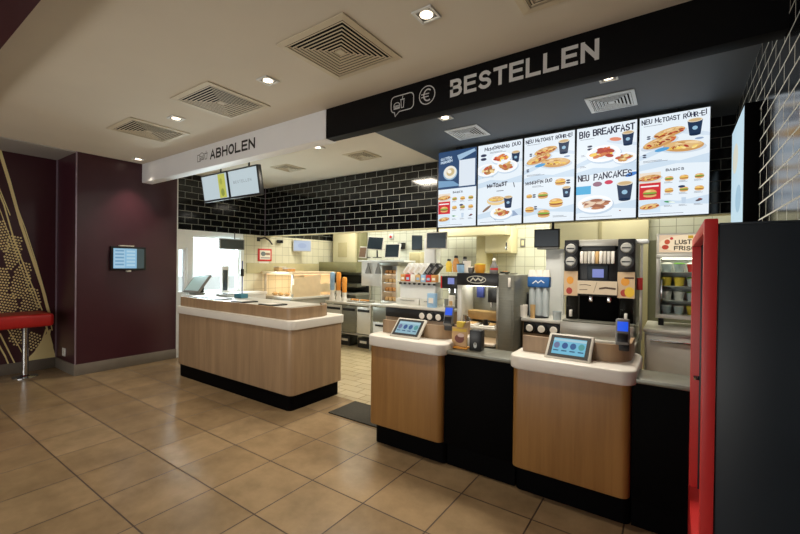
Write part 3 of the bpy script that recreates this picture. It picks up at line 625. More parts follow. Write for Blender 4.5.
# ================================================================== ORDER COUNTER
def order_desk(label, x0, x1):
    xm = (x0+x1)/2; t = thing('order_desk', label, 'counter', (xm, 2.65, 0), 0, 'oak order desks'); a, b = x0-xm, x1-xm
    MB().slab(a, b, -.17, .27, 0, .2, .04, 0, 'black_lam').build('plinth', t)
    MB().slab(a, b, -.25, .28, .172, .782, .045, .006, 'wood_warm').build('front_panel', t)
    MB().slab(a-.022, b+.025, -.278, .29, .778, .858, .085, .012, 'white_corian').build('worktop', t, 'thick white worktop with rounded corners')
    out = [(a+.02, -.10)]
    for k in range(9): R_ = R(270+k*11.25); out.append((b-.16+.14*math.cos(R_), .04+.14*math.sin(R_)))
    out.append((b-.02, .25))
    inn = [(a+.02, -.078)]+[(x-.02*math.cos(R(270+k*11.25)), y-.02*math.sin(R(270+k*11.25))) for k, (x, y) in enumerate(out[1:-1])]+[(b-.04, .25)]
    m = MB(); wall(m, out, inn, .856, .958, 'wood'); m.build('upstand', t); return t
order_desk('oak order desk with white worktop nearest the pickup counter', -1.95, -1.31)
order_desk('oak order desk with white worktop between two black counter panels', -.82, -.185)
def low_counter(label, x0, x1):
    xm = (x0+x1)/2; t = thing('low_counter', label, 'counter', (xm, 2.7, 0), 0, 'black fronted low counters'); a, b = x0-xm, x1-xm
    MB().box(a, b, -.262, -.03, .17, .79, 'black_lam', .003).build('black_front', t); MB().box(a, b, -.205, -.04, .0, .17, 'black_lam').build('plinth', t); MB().box(a, b, -.267, -.02, .79, .815, 'steel_dark', .004).build('steel_top', t); return t
low_counter('black fronted low counter with steel top between the two oak desks', -1.306, -.824)
low_counter('black fronted low counter running from the right oak desk behind the red frame', -.181, XR)
# tablets and card readers
def tablet(label, x, ang, rz, content):
    t = thing('order_tablet', label, 'tablet', (x, 2.50, .858), rz, 'touch tablets on the order desks')
    T = Matrix.Translation((0, 0, .068)) @ Matrix.Rotation(R(-ang), 4, 'X')
    MB().slab(-.07, .07, -.03, .08, 0, .012, .02, .003, 'dark_plastic').build('foot', t); MB().cyl((0, .02, .01), (0, .03, .06), .02, 'dark_plastic').build('stand', t)
    m = MB(); m.T = T; m.box(-.128, .128, 0, .022, -.092, .092, 'light_plastic', .010, 3); h = m.build('housing', t)
    m = MB(); m.T = T @ Matrix.Translation((0, -.001, 0)); m.rect(-.112, .112, -.076, .076, (14, 16, 20), 'print', 0); m.build('bezel', h, smooth=False)
    m = MB(); m.T = T @ Matrix.Translation((0, -.002, 0)); P2 = 'screen_picture'
    m.rect(-.092, .092, -.056, .056, (120, 196, 226) if content else (150, 190, 206), P2, 0); m.rect(-.092, .092, .034, .050, (176, 214, 228), P2, 1)
    for q in range(4):
        c_ = [(110, 120, 160), (50, 90, 150), (50, 96, 150), (84, 160, 160)][q]
        m.ell(-.069+.046*q, .004, .017, .022, c_, P2, 2); m.rect(-.084+.046*q, -.054+.046*q, -.036, -.028, (40, 80, 120), P2, 2)
    m.build('display', h, smooth=False); return t
tablet('touch tablet leaning back on the oak desk nearest the pickup counter', -1.655, 46, R(2), 0)
tablet('bright blue touch tablet on the right oak desk', -.512, 43, R(-2), 1)
def reader(label, x, y, rz):
    t = thing('card_reader', label, 'card reader', (x, y, .958), rz, 'card readers on the desk upstands')
    MB().box(-.035, .035, -.02, .03, -.035, .02, 'dark_plastic', .008).build('bracket', t)
    T = Matrix.Translation((0, -.005, .075)) @ Matrix.Rotation(R(-18), 4, 'X')
    m = MB(); m.T = T; m.box(-.036, .036, -.014, .014, -.075, .075, 'grey_plastic', .012, 3); h = m.build('housing', t)
    m = MB(); m.T = T; m.box(-.027, .027, -.017, -.012, .0, .055, 'screen_blue', .002); m.build('display', h, 'glowing blue display')
    m = MB(); m.T = T; m.box(-.027, .027, -.018, -.012, -.062, -.012, 'dark_plastic', .003); m.build('keypad', h)
reader('card reader with blue display on the left oak desk upstand', -1.36, 2.60, R(8)); reader('card reader with blue display on the right oak desk upstand', -.245, 2.60, R(5))
# stand and box on the low counter
t = thing('display_stand', 'clear stand with a framed food picture on the steel top beside the left desk', 'display stand', (-1.245, 2.545, .815), R(6))
MB().box(-.06, .06, -.02, .05, 0, .012, 'orange_tub', .003).build('foot', t); MB().box(-.058, .058, -.006, .0, .012, .15, 'kraft', .002).build('frame', t)
m = MB(); m.T = Matrix.Translation((0, -.008, .02)); m.rect(-.05, .05, 0, .12, (210, 170, 120), 'print', 0); m.ell(0, .05, .035, .03, (130, 70, 60), 'print', 1); m.ell(.01, .075, .025, .014, (230, 200, 190), 'print', 2); m.rect(-.05, .05, .10, .12, (226, 190, 70), 'print', 1); m.build('picture', t, smooth=False)
m = MB(); m.loft([[(-.0+x*.02, y*.012, .15) for x, y in ((-1, -1), (1, -1), (1, 1), (-1, 1))], [(.01+x*.03, y*.015, .19) for x, y in ((-1, -1), (1, -1), (1, 1), (-1, 1))]], 'yellow_food'); m.build('yellow_topper', t)
t = thing('charity_box', 'small black box with pale print on the steel top beside the food picture', 'box', (-1.125, 2.56, .815), R(6))
MB().box(-.042, .042, -.03, .05, 0, .14, 'dark_plastic', .004).build('box_body', t); m = MB(); m.T = Matrix.Translation((0, -.0315, .02)); m.ell(0, .02, .012, .02, (196, 200, 200), 'print', 0); m.ell(0, .03, .005, .008, (120, 110, 96), 'print', 1); m.build('printed_mark', t, smooth=False)

# floor mat and right-hand red framed cabinet
tag(MB().box(-2.66, -1.99, 2.68, 3.06, .001, .012, 'mat_rubber', .003).build('floor_mat'), 'dark ribbed floor mat in the gap between the counters', 'mat')
m = MB()
for k in range(9): y = 2.695+k*.042; m.box(-2.65, -2.0, y, y+.016, .012, .018, 'mat_rib')
for k in range(15): x = -2.645+k*.044; m.box(x, x+.012, 2.69, 3.05, .012, .0165, 'mat_rib')
r_ = [o for o in C.objects if o.name == 'floor_mat'][0]; m.T = Matrix.Translation(-r_.location); m.build('rib', r_)
t = thing('framed_cabinet', 'tall black cabinet with a red open frame against the right wall', 'cabinet', (.22, 1.92, 0)); zk = 1.525
def kb(name, *a, **k): m = lo(MB(), t); m.box(*a, **k); return m.build(name, t)
kb('side_panel', .10, XR-.005, 1.45, 1.475, 0, zk, 'black_panel', .002); kb('side_panel', .10, XR-.005, 2.40, 2.43, 0, zk, 'black_panel', .002)
kb('back_panel', XR-.03, XR-.005, 1.475, 2.40, 0, zk, 'black_panel', .002); kb('top_panel', .10, XR-.005, 1.45, 2.43, zk, zk+.006, 'black_panel', .001)
m = lo(MB(), t)
m.box(.066, .098, 1.44, 1.475, 0, zk+.018, 'red_frame', .003); m.box(.066, .33, 2.41, 2.445, 0, zk+.018, 'red_frame', .003); m.box(.066, .098, 1.475, 2.41, zk-.02, zk+.018, 'red_frame', .003); m.box(.066, .33, 1.475, 2.41, .30, .335, 'red_frame', .003); m.box(.066, .098, 1.475, 2.41, 0, .30, 'red_frame', .003)
m.build('front_frame', t, 'bright red frame around the opening')
mm = lo(MB(), t); mm.lathe(.090, 2.404, [(.012, .86), (.014, .87), (.012, .88)], 'chrome', 10); mm.build('lock', t)
t = thing('side_wall_screen', 'slim lit screen with black casing on the tiled right wall', 'screen', (.35, 3.47, 1.55))
MB().box(-.02, .048, -.32, .33, 0, .85, 'black_lam', .002).build('casing', t)
m = MB(); m.T = Matrix.Translation((-.021, 0, .01)) @ Matrix.Rotation(R(-90), 4, 'Z'); m.rect(-.32, .31, 0, .83, (186, 214, 228), 'menu_picture', 0); m.ell(-.1, .6, .15, .1, (206, 206, 190), 'menu_picture', 1); m.ell(.08, .3, .14, .09, (150, 186, 206), 'menu_picture', 1); m.build('display', t, smooth=False)

# ================================================================== LEFT WALL THINGS
t = thing('wall_screen', 'small lit screen mounted on the maroon wall', 'screen', (XL, 2.27, 1.44), R(90))
MB().box(-.205, .205, -.045, 0, -.155, .155, 'dark_plastic', .006).build('casing', t)
m = MB(); m.T = Matrix.Translation((0, -.046, 0)); s_ = 'screen_picture'; m.rect(-.18, .18, -.13, .13, (70, 84, 84), s_, 0); m.rect(-.18, .09, -.13, .13, (150, 200, 232), s_, 1); m.rect(-.17, -.05, -.12, .12, (176, 214, 236), s_, 2)
for k in range(5): m.rect(-.16, -.06, .09-.045*k, .11-.045*k, (120, 170, 206), s_, 3); m.rect(-.03, .07, .08-.045*k, .105-.045*k, (186, 222, 240), s_, 3)
m.build('display', t, smooth=False); MB().box(-.11, .06, -.05, -.005, .157, .172, 'light_plastic', .003).build('scanner_bar', t); MB().box(-.025, .025, -.05, -.005, -.178, -.157, 'light_plastic', .003).build('sensor', t)
t = thing('wall_socket', 'white wall socket low on the maroon return wall', 'socket', (W(64.5, 352, Y=1.716).x, 1.716, W(64.5, 352, Y=1.716).z))
MB().box(-.05, .05, -.012, 0, -.05, .05, 'white_enamel', .004).build('plate', t); MB().cyl((0, -.013, 0), (0, -.011, 0), .025, 'light_plastic', 16).build('socket_hole', t)
t = thing('bar_bench', 'red upholstered bench on a chrome post beside the wheat mural', 'bench', (-6.36, 1.0, 0))
MB().slab(-.29, .22, -1.2, .56, .615, .765, .05, .03, 'red_seat').build('seat', t)
for y in (.35, -.75):
    p = MB(); p.cyl((-.03, y, .012), (-.03, y, .62), .032, 'chrome', 20); l = p.build('leg', t); MB().lathe(-.03, y, [(.12, 0), (.12, .008), (.05, .016), (.036, .03)], 'chrome', 24).build('foot_plate', l)
# mural
def mp(px, py): p = W(px, py, X=XREC+.002); return (p.y, p.z)
m = MB(); m.T = Matrix.Translation((XREC+.003, 0, 0)) @ Matrix.Rotation(R(90), 4, 'Z')
G = (240, 222, 162)
def ms(pts, w0, w1):
    q = [mp(*p) for p in pts]; n = len(q)
    for i in range(n-1):
        a = w0+(w1-w0)*i/(n-1); m.stroke([q[i], q[i+1]], a, G, 'print', 1)
ms([(-8, 118), (0, 152), (9.3, 182), (21, 224), (35, 266), (43, 290), (50, 316)], .035, .025); ms([(13, 196), (25, 228), (36, 262), (46, 297), (52, 330)], .010, .012); ms([(18, 210), (27, 243), (37, 272), (47, 310)], .008, .010)
ms([(-5, 183), (4, 205), (14, 240), (28, 276), (42, 310)], .016, .012); ms([(-5, 196), (8, 232), (22, 270), (38, 308)], .008, .008); ms([(-6, 172), (0, 190), (10, 215)], .01, .01)
ms([(44, 318), (50, 340), (55, 360)], .02, .03); ms([(46, 330), (41, 345), (30, 361)], .02, .015); ms([(50, 330), (48, 345), (46, 360)], .015, .015); ms([(0, 334), (8, 350), (16, 366)], .016, .012); ms([(-3, 342), (5, 356), (10, 368)], .016, .012); ms([(8, 330), (18, 345), (27, 362)], .010, .010)
KX = abs(mp(22, 280)[0]-mp(19, 280)[0])*.38
def ear(cx, cz, rx, rz, rot):
    c_, s2 = math.cos(R(rot)), math.sin(R(rot)); dy = 2.7; row = 0; z = -rz
    while z <= rz:
        x = -rx+(1.6 if row % 2 else 0)
        while x <= rx:
            if (x/rx)**2+(z/rz)**2 < 1:
                a, b = mp(cx+x*c_-z*s2, cz+x*s2+z*c_); m.ell(a, b, KX, .0115, G, 'print', 1, 10, 8)
            x += 3.0
        z += dy; row += 1
for e in ((2, 236, 7, 17, -10), (13, 252, 9, 18, 12), (2, 281, 8, 15, 6), (21, 280, 9.5, 20, 14), (30, 304, 10, 18, 14), (8, 306, 10, 14, 10), (33, 341, 9, 10, 20), (17, 336, 9, 10, 10), (-14, 262, 9, 18, 10), (-14, 300, 9, 18, 10)): ear(*e)
m.poly([mp(24, 362), mp(34, 352), mp(42, 340), mp(49, 330), mp(53, 345), mp(54, 358), mp(40, 361)], G, 'print', 1)
o = m.build('wheat_mural', loc=(XREC+.003, 1.2, 0), smooth=False); tag(o, 'gold wheat ear mural painted on the maroon recess wall', 'mural')

# ================================================================== BACK COUNTER
def unit(name, label, x0, x1, y0, y1, h, mt='steel', front=None, group=None):
    xm = (x0+x1)/2; t = thing(name, label, 'counter', (xm, y0, 0), 0, group); a, b = x0-xm, x1-xm; d = y1-y0
    MB().box(a+.01, b-.01, .02, d, .08, h-.03, mt, .003).build('cabinet_body', t); MB().box(a, b, -.01, d, h-.03, h, 'steel_bright', .006).build('worktop', t)
    MB().box(a+.02, b-.02, .06, d, 0, .08, 'black_lam').build('plinth', t)
    if front:
        for k in range(front):
            w_ = (b-a-.04)/front; q = a+.02+w_*k
            p = MB().box(q+.006, q+w_-.006, .004, .022, .10, h-.05, 'steel_bright', .004).build('door', t); MB().box(q+.03, q+w_-.03, -.012, .006, h-.10, h-.085, 'chrome', .004).build('handle', p)
    return t
def cup_row(t, xs, y, z, r):
    "round cup dispensers let into the front of a counter"
    for x in xs:
        m = MB(); m.cyl((x, y, z), (x, y-.03, z), r*1.45, 'dark_plastic', 18); d = m.build('cup_holder', t)
        m = MB(); m.cyl((x, y-.03, z), (x, y-.045, z), r*.75, 'cup_white', 18, r); m.cyl((x, y-.045, z), (x, y-.05, z), r, 'cup_white', 18, r*.9); m.build('cup', d, 'white paper cup end')
# middle left unit with cups
t = unit('cup_counter', 'back counter with four round cup holders behind the left oak desk', -2.90, -1.97, 3.85, 4.40, .92, 'wood')
m = MB(); m.box(-.44, .44, -.002, .03, .78, .885, 'dark_plastic', .004); m.build('dispenser_panel', t); cup_row(t, (.10, .20, .31, .42), -.002, .83, .035)
t = unit('cup_counter', 'back counter with three round cup holders beside the coffee machine', -1.23, -.86, 3.85, 4.40, .90, 'wood')
m = MB(); m.box(-.16, .175, -.002, .03, .76, .865, 'dark_plastic', .004); m.build('dispenser_panel', t); cup_row(t, (-.09, .02, .13), -.002, .815, .034)
t = unit('drinks_cabinet', 'steel base cabinet with drip drawer under the drinks machine', -.84, -.25, 3.62, 4.40, .80, 'steel'); MB().box(-.22, .16, -.02, 0, .66, .72, 'steel_dark', .004).build('drawer', t); MB().box(-.12, .10, -.035, -.02, .685, .70, 'chrome', .003).build('handle', t)
unit('steel_counter', 'steel cupboard counter below the food fridge on the right', -.215, XR-.01, 3.85, 4.45, .90, 'steel', 1)

# ---- coffee machine
Yc = 3.72; x0, x1, z0, z1 = PB(457, 272, 499, 350, Yc); x2 = PB(499, 272, 515, 350, Yc)[1]
t = thing('coffee_machine', 'tall steel coffee and milk machine with a black top panel and lit shelf', 'coffee machine', ((x0+x2)/2, Yc, 0)); cx = (x0+x2)/2; a, b, e = x0-cx, x1-cx, x2-cx; zt = 1.325
sz1 = W(480, 327, Y=Yc).z; sz2 = W(480, 342, Y=Yc).z
MB().box(a, b, 0, .55, 0, .58, 'steel_dark', .004).build('lower_cabinet', t); MB().box(a, b, .30, .55, .58, zt, 'steel_dark', .004).build('back_panel', t)
MB().box(a, a+.05, 0, .30, .58, zt, 'steel_bright', .006).build('side_post', t); MB().box(b-.03, b, 0, .30, .58, zt, 'steel', .006).build('side_post', t)
p = MB().box(a+.02, b-.01, .16, .30, sz1+.05, sz1+.14, 'kraft', .006).build('pastry_back', t, 'tan panel behind the shelf')
p = MB().box(a, b, -.02, .30, 1.20, zt, 'dark_plastic', .010).build('top_panel', t)
m = MB(); m.T = Matrix.Translation((a+.22, -.022, 1.262)); m.stroke([(.10*math.cos(R(q)), .035*math.sin(R(q))) for q in range(0, 360, 15)], .007, (206, 204, 190), 'print', 0, True); m.stroke([(-.06, -.012), (-.035, .015), (-.01, -.01), (.02, .014), (.05, -.012), (.07, .01)], .012, (206, 204, 190), 'print', 1); m.build('oval_emblem', p, smooth=False)
MB().box(a+.10, a+.18, .26, .30, 1.06, 1.19, 'blue_deep', .006).build('milk_unit', t); MB().box(b-.20, b-.07, .20, .30, 1.02, 1.19, 'dark_plastic', .006).build('brew_unit', t)
for q in (-.165, -.105): MB().cyl((b+q, .22, 1.02), (b+q, .22, .97), .012, 'chrome', 10).build('spout', t)
MB().box(a+.05, b-.03, -.03, .30, sz1-.02, sz1, 'steel_bright', .004).build('shelf', t); MB().box(a+.05, b-.03, -.06, .30, sz2-.025, sz2, 'steel_bright', .004).build('shelf', t)
MB().box(a+.06, b-.04, .05, .28, sz1-.028, sz1-.021, 'warm_glow').build('shelf_lamp', t, 'glowing warm strip under the shelf'); MB().box(a+.06, b-.04, .10, .28, 1.19, 1.198, 'tube_glow').build('shelf_lamp', t)
sp = MB().box(b, e, -.03, .55, 0, zt-.01, 'steel_dark', .008).build('water_tower', t); MB().box((b+e)/2+.02, (b+e)/2+.045, -.04, -.03, 1.20, 1.29, 'cup_white', .003).build('handle', sp); MB().box(b+.02, e-.02, -.036, -.028, .10, 1.08, 'steel_dark', .003).build('door', sp)
base = (cx, Yc)
def at_c(x, y, z): return (cx+x, Yc+y, z)
for k, (x, lb) in enumerate(((a+.12, 'white tray left on the lit shelf of the coffee machine'), (b-.12, 'white tray right on the lit shelf of the coffee machine'))):
    t2 = thing('pastry_tray', lb, 'tray', at_c(x, .08, sz1), 0, 'trays on the coffee machine shelf'); m = MB(); m.box(-.085, .075, -.09, .12, 0, .018, 'cup_white', .005); m.build('tray_base', t2); MB().box(-.06, .05, -.05, .09, .018, .03, 'kraft', .006).build('liner', t2)
t2 = thing('milk_jug', 'small steel jug between the trays on the lit shelf', 'jug', at_c(.0, .03, sz1)); MB().lathe(0, 0, [(.022, 0), (.027, .03), (.02, .07), (.022, .075)], 'dark_plastic', 14).build('jug_body', t2); MB().tube([(.022, 0, .06), (.04, 0, .05), (.024, 0, .02)], .004, 'dark_plastic').build('handle', t2)
t2 = thing('milk_pitcher', 'steel milk pitcher on the left of the upper coffee shelf', 'jug', at_c(a+.14, .03, .865)); t2.location = at_c(a+.10, .0, sz1); MB().lathe(0, 0, [(.03, 0), (.034, .05), (.026, .10), (.03, .11)], 'chrome', 16).build('jug_body', t2); MB().tube([(.028, 0, .09), (.055, 0, .07), (.032, 0, .03)], .005, 'chrome').build('handle', t2)
# on top of it
def onc(px, py, y): p = W(px, py, Y=Yc+y); return (p.x, Yc+y, zt)
p = onc(447, 270, .15); t2 = thing('paper_cup_stack', 'stack of white cups left on top of the coffee machine', 'cups', (x0+.035, p[1], zt)); MB().lathe(0, 0, [(.035, 0), (.042, .10), (.044, .11)], 'cup_white', 18).build('cup', t2); MB().lathe(0, 0, [(.044, .11), (.045, .125)], 'cup_white', 18).build('cup_rim', t2)
def tub(name, label, px, r, h, mt, cap):
    p = onc(px, 270, .15); t2 = thing(name, label, 'tub', p, 0, 'tubs on top of the coffee machine'); MB().lathe(0, 0, [(r*.75, 0), (r*.95, h*.4), (r, h)], mt, 20).build('tub_body', t2); MB().lathe(0, 0, [(r*1.04, h), (r*1.04, h*1.1), (r*.3, h*1.18)], cap, 20).build('lid', t2); return t2
tub('sauce_tub', 'pale blue tub on top of the coffee machine', 462, .058, .085, 'paper_blue', 'dark_plastic'); tub('sauce_tub', 'orange tub on top of the coffee machine', 480, .058, .085, 'orange_tub', 'yellow_food'); tub('sugar_tub', 'small white tub between the blue and orange tubs', 471, .035, .055, 'grey_plastic', 'cup_white')
for px, mt, h, lb in ((449, 'yellow_food', .15, 'yellow bottle behind the white cups on the coffee machine'), (456, 'bread', .19, 'brown capped bottle behind the blue tub on the coffee machine'), (465, 'grey_plastic', .18, 'grey capped bottle behind the blue tub on the coffee machine')):
    p = onc(px, 265, .42); t2 = thing('sauce_bottle', lb, 'bottle', p, 0, 'bottles on top of the coffee machine'); MB().lathe(0, 0, [(.036, 0), (.038, h*.6), (.018, h*.85)], mt, 16).build('bottle_body', t2); MB().lathe(0, 0, [(.024, h*.85), (.02, h)], 'dark_plastic', 12).build('cap', t2)
p = onc(494, 270, .12); t2 = thing('syrup_bottle', 'grey bottle with red label on top of the coffee machine', 'bottle', p); MB().lathe(0, 0, [(.038, 0), (.042, .02), (.040, .07), (.022, .10), (.016, .12)], 'grey_plastic', 18).build('bottle_body', t2); MB().lathe(0, 0, [(.0415, .035), (.0415, .055)], 'red_label', 18, caps=False).build('label_band', t2, 'red label'); MB().ball((0, 0, .135), .02, 'cup_white').build('stopper', t2)
p = onc(505, 270, .2); t2 = thing('steel_bowl', 'small dark bowl at the right on top of the coffee machine', 'bowl', (p[0], p[1], zt-.01)); MB().lathe(0, 0, [(.03, 0), (.05, .02), (.055, .03)], 'steel_dark', 18).build('bowl_body', t2); MB().lathe(0, 0, [(.045, .022), (.02, .035)], 'bread', 14).build('contents', t2)

# ---- cup and lid station with blue label
Yk = 4.0
p = W(539, 303, Y=Yk); t = thing('cup_dispenser', 'clear upright cup dispenser with blue label and white cups on top', 'dispenser', (p.x, Yk, .90))
MB().lathe(0, 0, [(.09, 0), (.09, .012), (.05, .02)], 'dark_plastic', 20).build('foot', t)
for x in (-.065, 0, .065): MB().cyl((x, 0, .015), (x, 0, .31), .034, 'frost', 16).build('cup_tube', t, 'clear tube')
MB().box(-.105, .105, -.045, .045, .295, .40, 'blue_label', .012).build('label_panel', t, 'blue label panel')
m = MB(); m.T = Matrix.Translation((0, -.0465, .325)); m.stroke([(-.05, .01), (-.02, .035), (.0, .015), (.03, .04), (.055, .02)], .010, (220, 232, 244), 'print', 0); m.build('script_mark', t, smooth=False)
for k, (x, z) in enumerate(((-.07, .40), (0, .40), (.07, .40))):
    t2 = thing('paper_cup', ['white cup left on the blue labelled dispenser', 'white cup in the middle on the blue labelled dispenser', 'white cup right on the blue labelled dispenser'][k], 'cup', (p.x+x, Yk, .90+z), 0, 'white cups on the blue dispenser'); MB().lathe(0, 0, [(.040, 0), (.030, .06), (.027, .066)], 'cup_white', 16).build('cup_wall', t2); MB().lathe(0, 0, [(.043, 0), (.043, .007)], 'cup_white', 16).build('rim', t2)
for k, (px, r, h, mt, lb) in enumerate(((523, .045, .12, 'cup_white', 'cream tub of stirrers left beside the blue dispenser'), (533.5, .025, .13, 'kraft', 'kraft paper cup stack in front of the blue dispenser'), (557, .04, .08, 'frost', 'small frosted beaker right of the blue dispenser'))):
    q = W(px, 318, Y=3.92); t2 = thing('beaker', lb, 'beaker', (q.x, 3.92 if k != 1 else 3.89, .90), 0, 'beakers by the blue dispenser'); MB().lathe(0, 0, [(r*.85, 0), (r, h), (r*.92, h), (r*.8, .01)], mt, 18, caps=False).build('beaker_wall', t2); MB().lathe(0, 0, [(r*.8, .005), (r*.85, h*.85), (r*.3, h*.95)], mt, 14).build('contents', t2)
q = W(528, 290, Y=4.1); t2 = thing('pepper_mill', 'dark bottle behind the cream tub beside the blue dispenser', 'bottle', (W(527, 300, Y=4.1).x, 4.1, .90)); MB().lathe(0, 0, [(.03, 0), (.032, .14), (.018, .18), (.02, .22)], 'dark_plastic', 14).build('bottle_body', t2); MB().lathe(0, 0, [(.021, .22), (.012, .235)], 'grey_plastic', 12).build('cap', t2)
# monitor and white column behind
x0, x1, z0, z1 = PB(549, 249, 562, 306, 4.30); t = thing('supply_column', 'tall white enamel column behind the blue labelled dispenser', 'cabinet', ((x0+x1)/2, 4.30, .90)); MB().box(-.10, .08, 0, .09, 0, z1-.90, 'white_enamel', .006).build('cabinet_body', t); MB().box(-.085, .065, -.008, 0, .03, z1-.95, 'white_enamel', .004).build('door', t)
x0, x1, z0, z1 = PB(534, 229, 559.5, 247.5, 4.22); t = thing('order_monitor', 'black monitor above the blue labelled cup dispenser', 'monitor', ((x0+x1)/2, 4.22, (z0+z1)/2)); hw = (x1-x0)/2; hh = (z1-z0)/2
MB().box(-hw, hw, 0, .035, -hh, hh, 'dark_plastic', .006).build('casing', t); MB().box(-hw+.012, hw-.012, -.003, .001, -hh+.014, hh-.012, 'screen_off').build('display', t); MB().cyl((.05, .05, 0), (.05, .05, .72), .014, 'dark_plastic').build('ceiling_pole', t); MB().box(-.01, .11, .03, .06, -.05, .05, 'dark_plastic').build('mount', t); MB().box(-.09, .12, -.02, .05, -hh-.02, -hh, 'grey_plastic', .005).build('keypad_bar', t)
t = thing('light_switch', 'small grey wall switch on the beige tiles behind the dispenser', 'switch', (W(523, 243, Y=6.25).x, 6.25, W(523, 243, Y=6.25).z)); MB().box(-.04, .04, -.015, 0, -.07, .07, 'grey_plastic', .004).build('plate', t); MB().box(-.02, .02, -.022, -.014, -.04, .04, 'cream', .004).build('rocker', t)

# ---- drinks machine
Yd = 3.70; x0, x1, z0, z1 = PB(564, 239, 635, 322, Yd); zb = .80; t = thing('drinks_machine', 'large black and steel hot drinks machine with four round lid holders', 'drinks machine', ((x0+x1)/2, Yd, zb)); w = x1-x0; h = 1.635-zb
def bb(name, u0, u1, v0, v1, d0, d1, mt, bev=.004, lb=None, par=None): return MB().box(-w/2+u0*w, -w/2+u1*w, d0, d1, v0*h, v1*h, mt, bev).build(name, par or t, lb)
bb('plinth', -.03, 1.0, 0, .15, -.05, .5, 'steel', .006); bb('dark_recess', .21, .77, .17, .44, .08, .14, 'black_lam', .003); bb('drip_tray', .0, 1.0, .15, .17, -.04, .06, 'steel_dark', .003); bb('rear_housing', .0, 1.0, .15, 1.0, .14, .5, 'steel_dark', .006)
bb('lid_tower', .0, .21, .68, 1.0, 0, .14, 'dark_plastic', .006); bb('lid_tower', .77, 1.0, .68, 1.0, 0, .14, 'dark_plastic', .006)
bb('top_cowl', .21, .77, .93, 1.0, .02, .14, 'steel', .006); bb('top_slot', .25, .73, .885, .935, .015, .03, 'dark_plastic', .003); bb('mid_housing', .21, .77, .42, .90, .03, .14, 'dark_plastic', .006); bb('touch_screen_frame', .34, .64, .57, .74, .005, .03, 'black_panel', .006); sc = bb('touch_screen', .42, .58, .615, .70, -.001, .006, 'lavender_glow', .001, 'lavender lit display')
for u in (.105, .885):
    for v in (.91, .775):
        m = MB(); c_ = (-w/2+u*w, 0, v*h); m.cyl(c_, (c_[0], -.02, c_[2]), .055, 'dark_plastic', 22); d_ = m.build('lid_holder', t); m = MB(); m.cyl((c_[0], -.02, c_[2]), (c_[0], -.032, c_[2]), .042, 'steel', 22, .034); m.cyl((c_[0], -.032, c_[2]), (c_[0], -.036, c_[2]), .026, 'steel', 18); m.box(c_[0]-.03, c_[0]+.03, -.039, -.036, c_[2]-.005, c_[2]+.005, 'dark_plastic'); m.build('lid', d_, 'pale round lid')
for k in range(9): m = MB(); u = .24+.055*k; m.box(-w/2+u*w, -w/2+(u+.046)*w, -.005, .03, .755*h, .88*h, ['cup_white', 'light_plastic', 'steel_bright', 'cup_white', 'kraft'][k % 5], .004); m.build('cup_sleeve', t)
for u0, u1, par in ((.0, .21, 0), (.77, 1.0, 0)):
    m = MB(); m.T = Matrix.Translation((-w/2+u0*w, -.003, .42*h)); ww = (u1-u0)*w; m.rect(0, ww, 0, .255*h, (214, 186, 150), 'print', 0); m.ell(ww*.45, .16*h, ww*.25, .04*h, (232, 160, 60), 'print', 1); m.ell(ww*.4, .05*h, ww*.22, .035*h, (176, 60, 50), 'print', 1)
    if u0: m.ell(ww*.7, .06*h, ww*.28, .05*h, (240, 200, 60), 'print', 2); m.rect(ww*.4, ww*.95, .19*h, .205*h, (90, 60, 50), 'print', 2)
    m.build('picture_panel', t, smooth=False); bb('panel_backing', u0, u1, .415, .68, 0, .14, 'dark_plastic', .003)
    bb('canister', u0+.02, u1-.02, .17, .41, .03, .12, 'glass_smoke', .01); bb('tap', (u0+u1)/2-.02, (u0+u1)/2+.02, .20, .27, .0, .03, 'cup_white', .004)
m = MB(); m.T = Matrix.Translation((-w/2+.21*w, -.012, .445*h)); ww = .56*w; m.rect(0, ww, 0, .135*h, (222, 206, 180), 'print', 0); m.stroke([(ww*.06, .09*h), (ww*.2, .095*h), (ww*.34, .088*h)], .006, (110, 90, 70), 'print', 1); m.stroke([(ww*.06, .04*h), (ww*.25, .045*h)], .006, (110, 90, 70), 'print', 1); m.stroke([(ww*.42, .02*h), (ww*.5, .12*h)], .004, (150, 130, 100), 'print', 1); m.stroke([(ww*.58, .06*h), (ww*.72, .07*h), (ww*.94, .062*h)], .014, (90, 70, 56), 'print', 1); m.build('picture_panel', t, smooth=False); bb('panel_backing', .21, .77, .44, .585, -.010, .03, 'dark_plastic', .003)
for u in (.36, .62): bb('nozzle', u, u+.06, .36, .42, .04, .10, 'chrome', .006)
bb('service_pole', 1.05, 1.085, .0, .98, .10, .14, 'steel_bright', .006); bb('red_tag', 1.01, 1.09, .50, .62, .08, .10, 'red_label', .004, 'red tag'); bb('hose_head', .98, 1.16, .955, 1.0, .08, .16, 'white_enamel', .015)

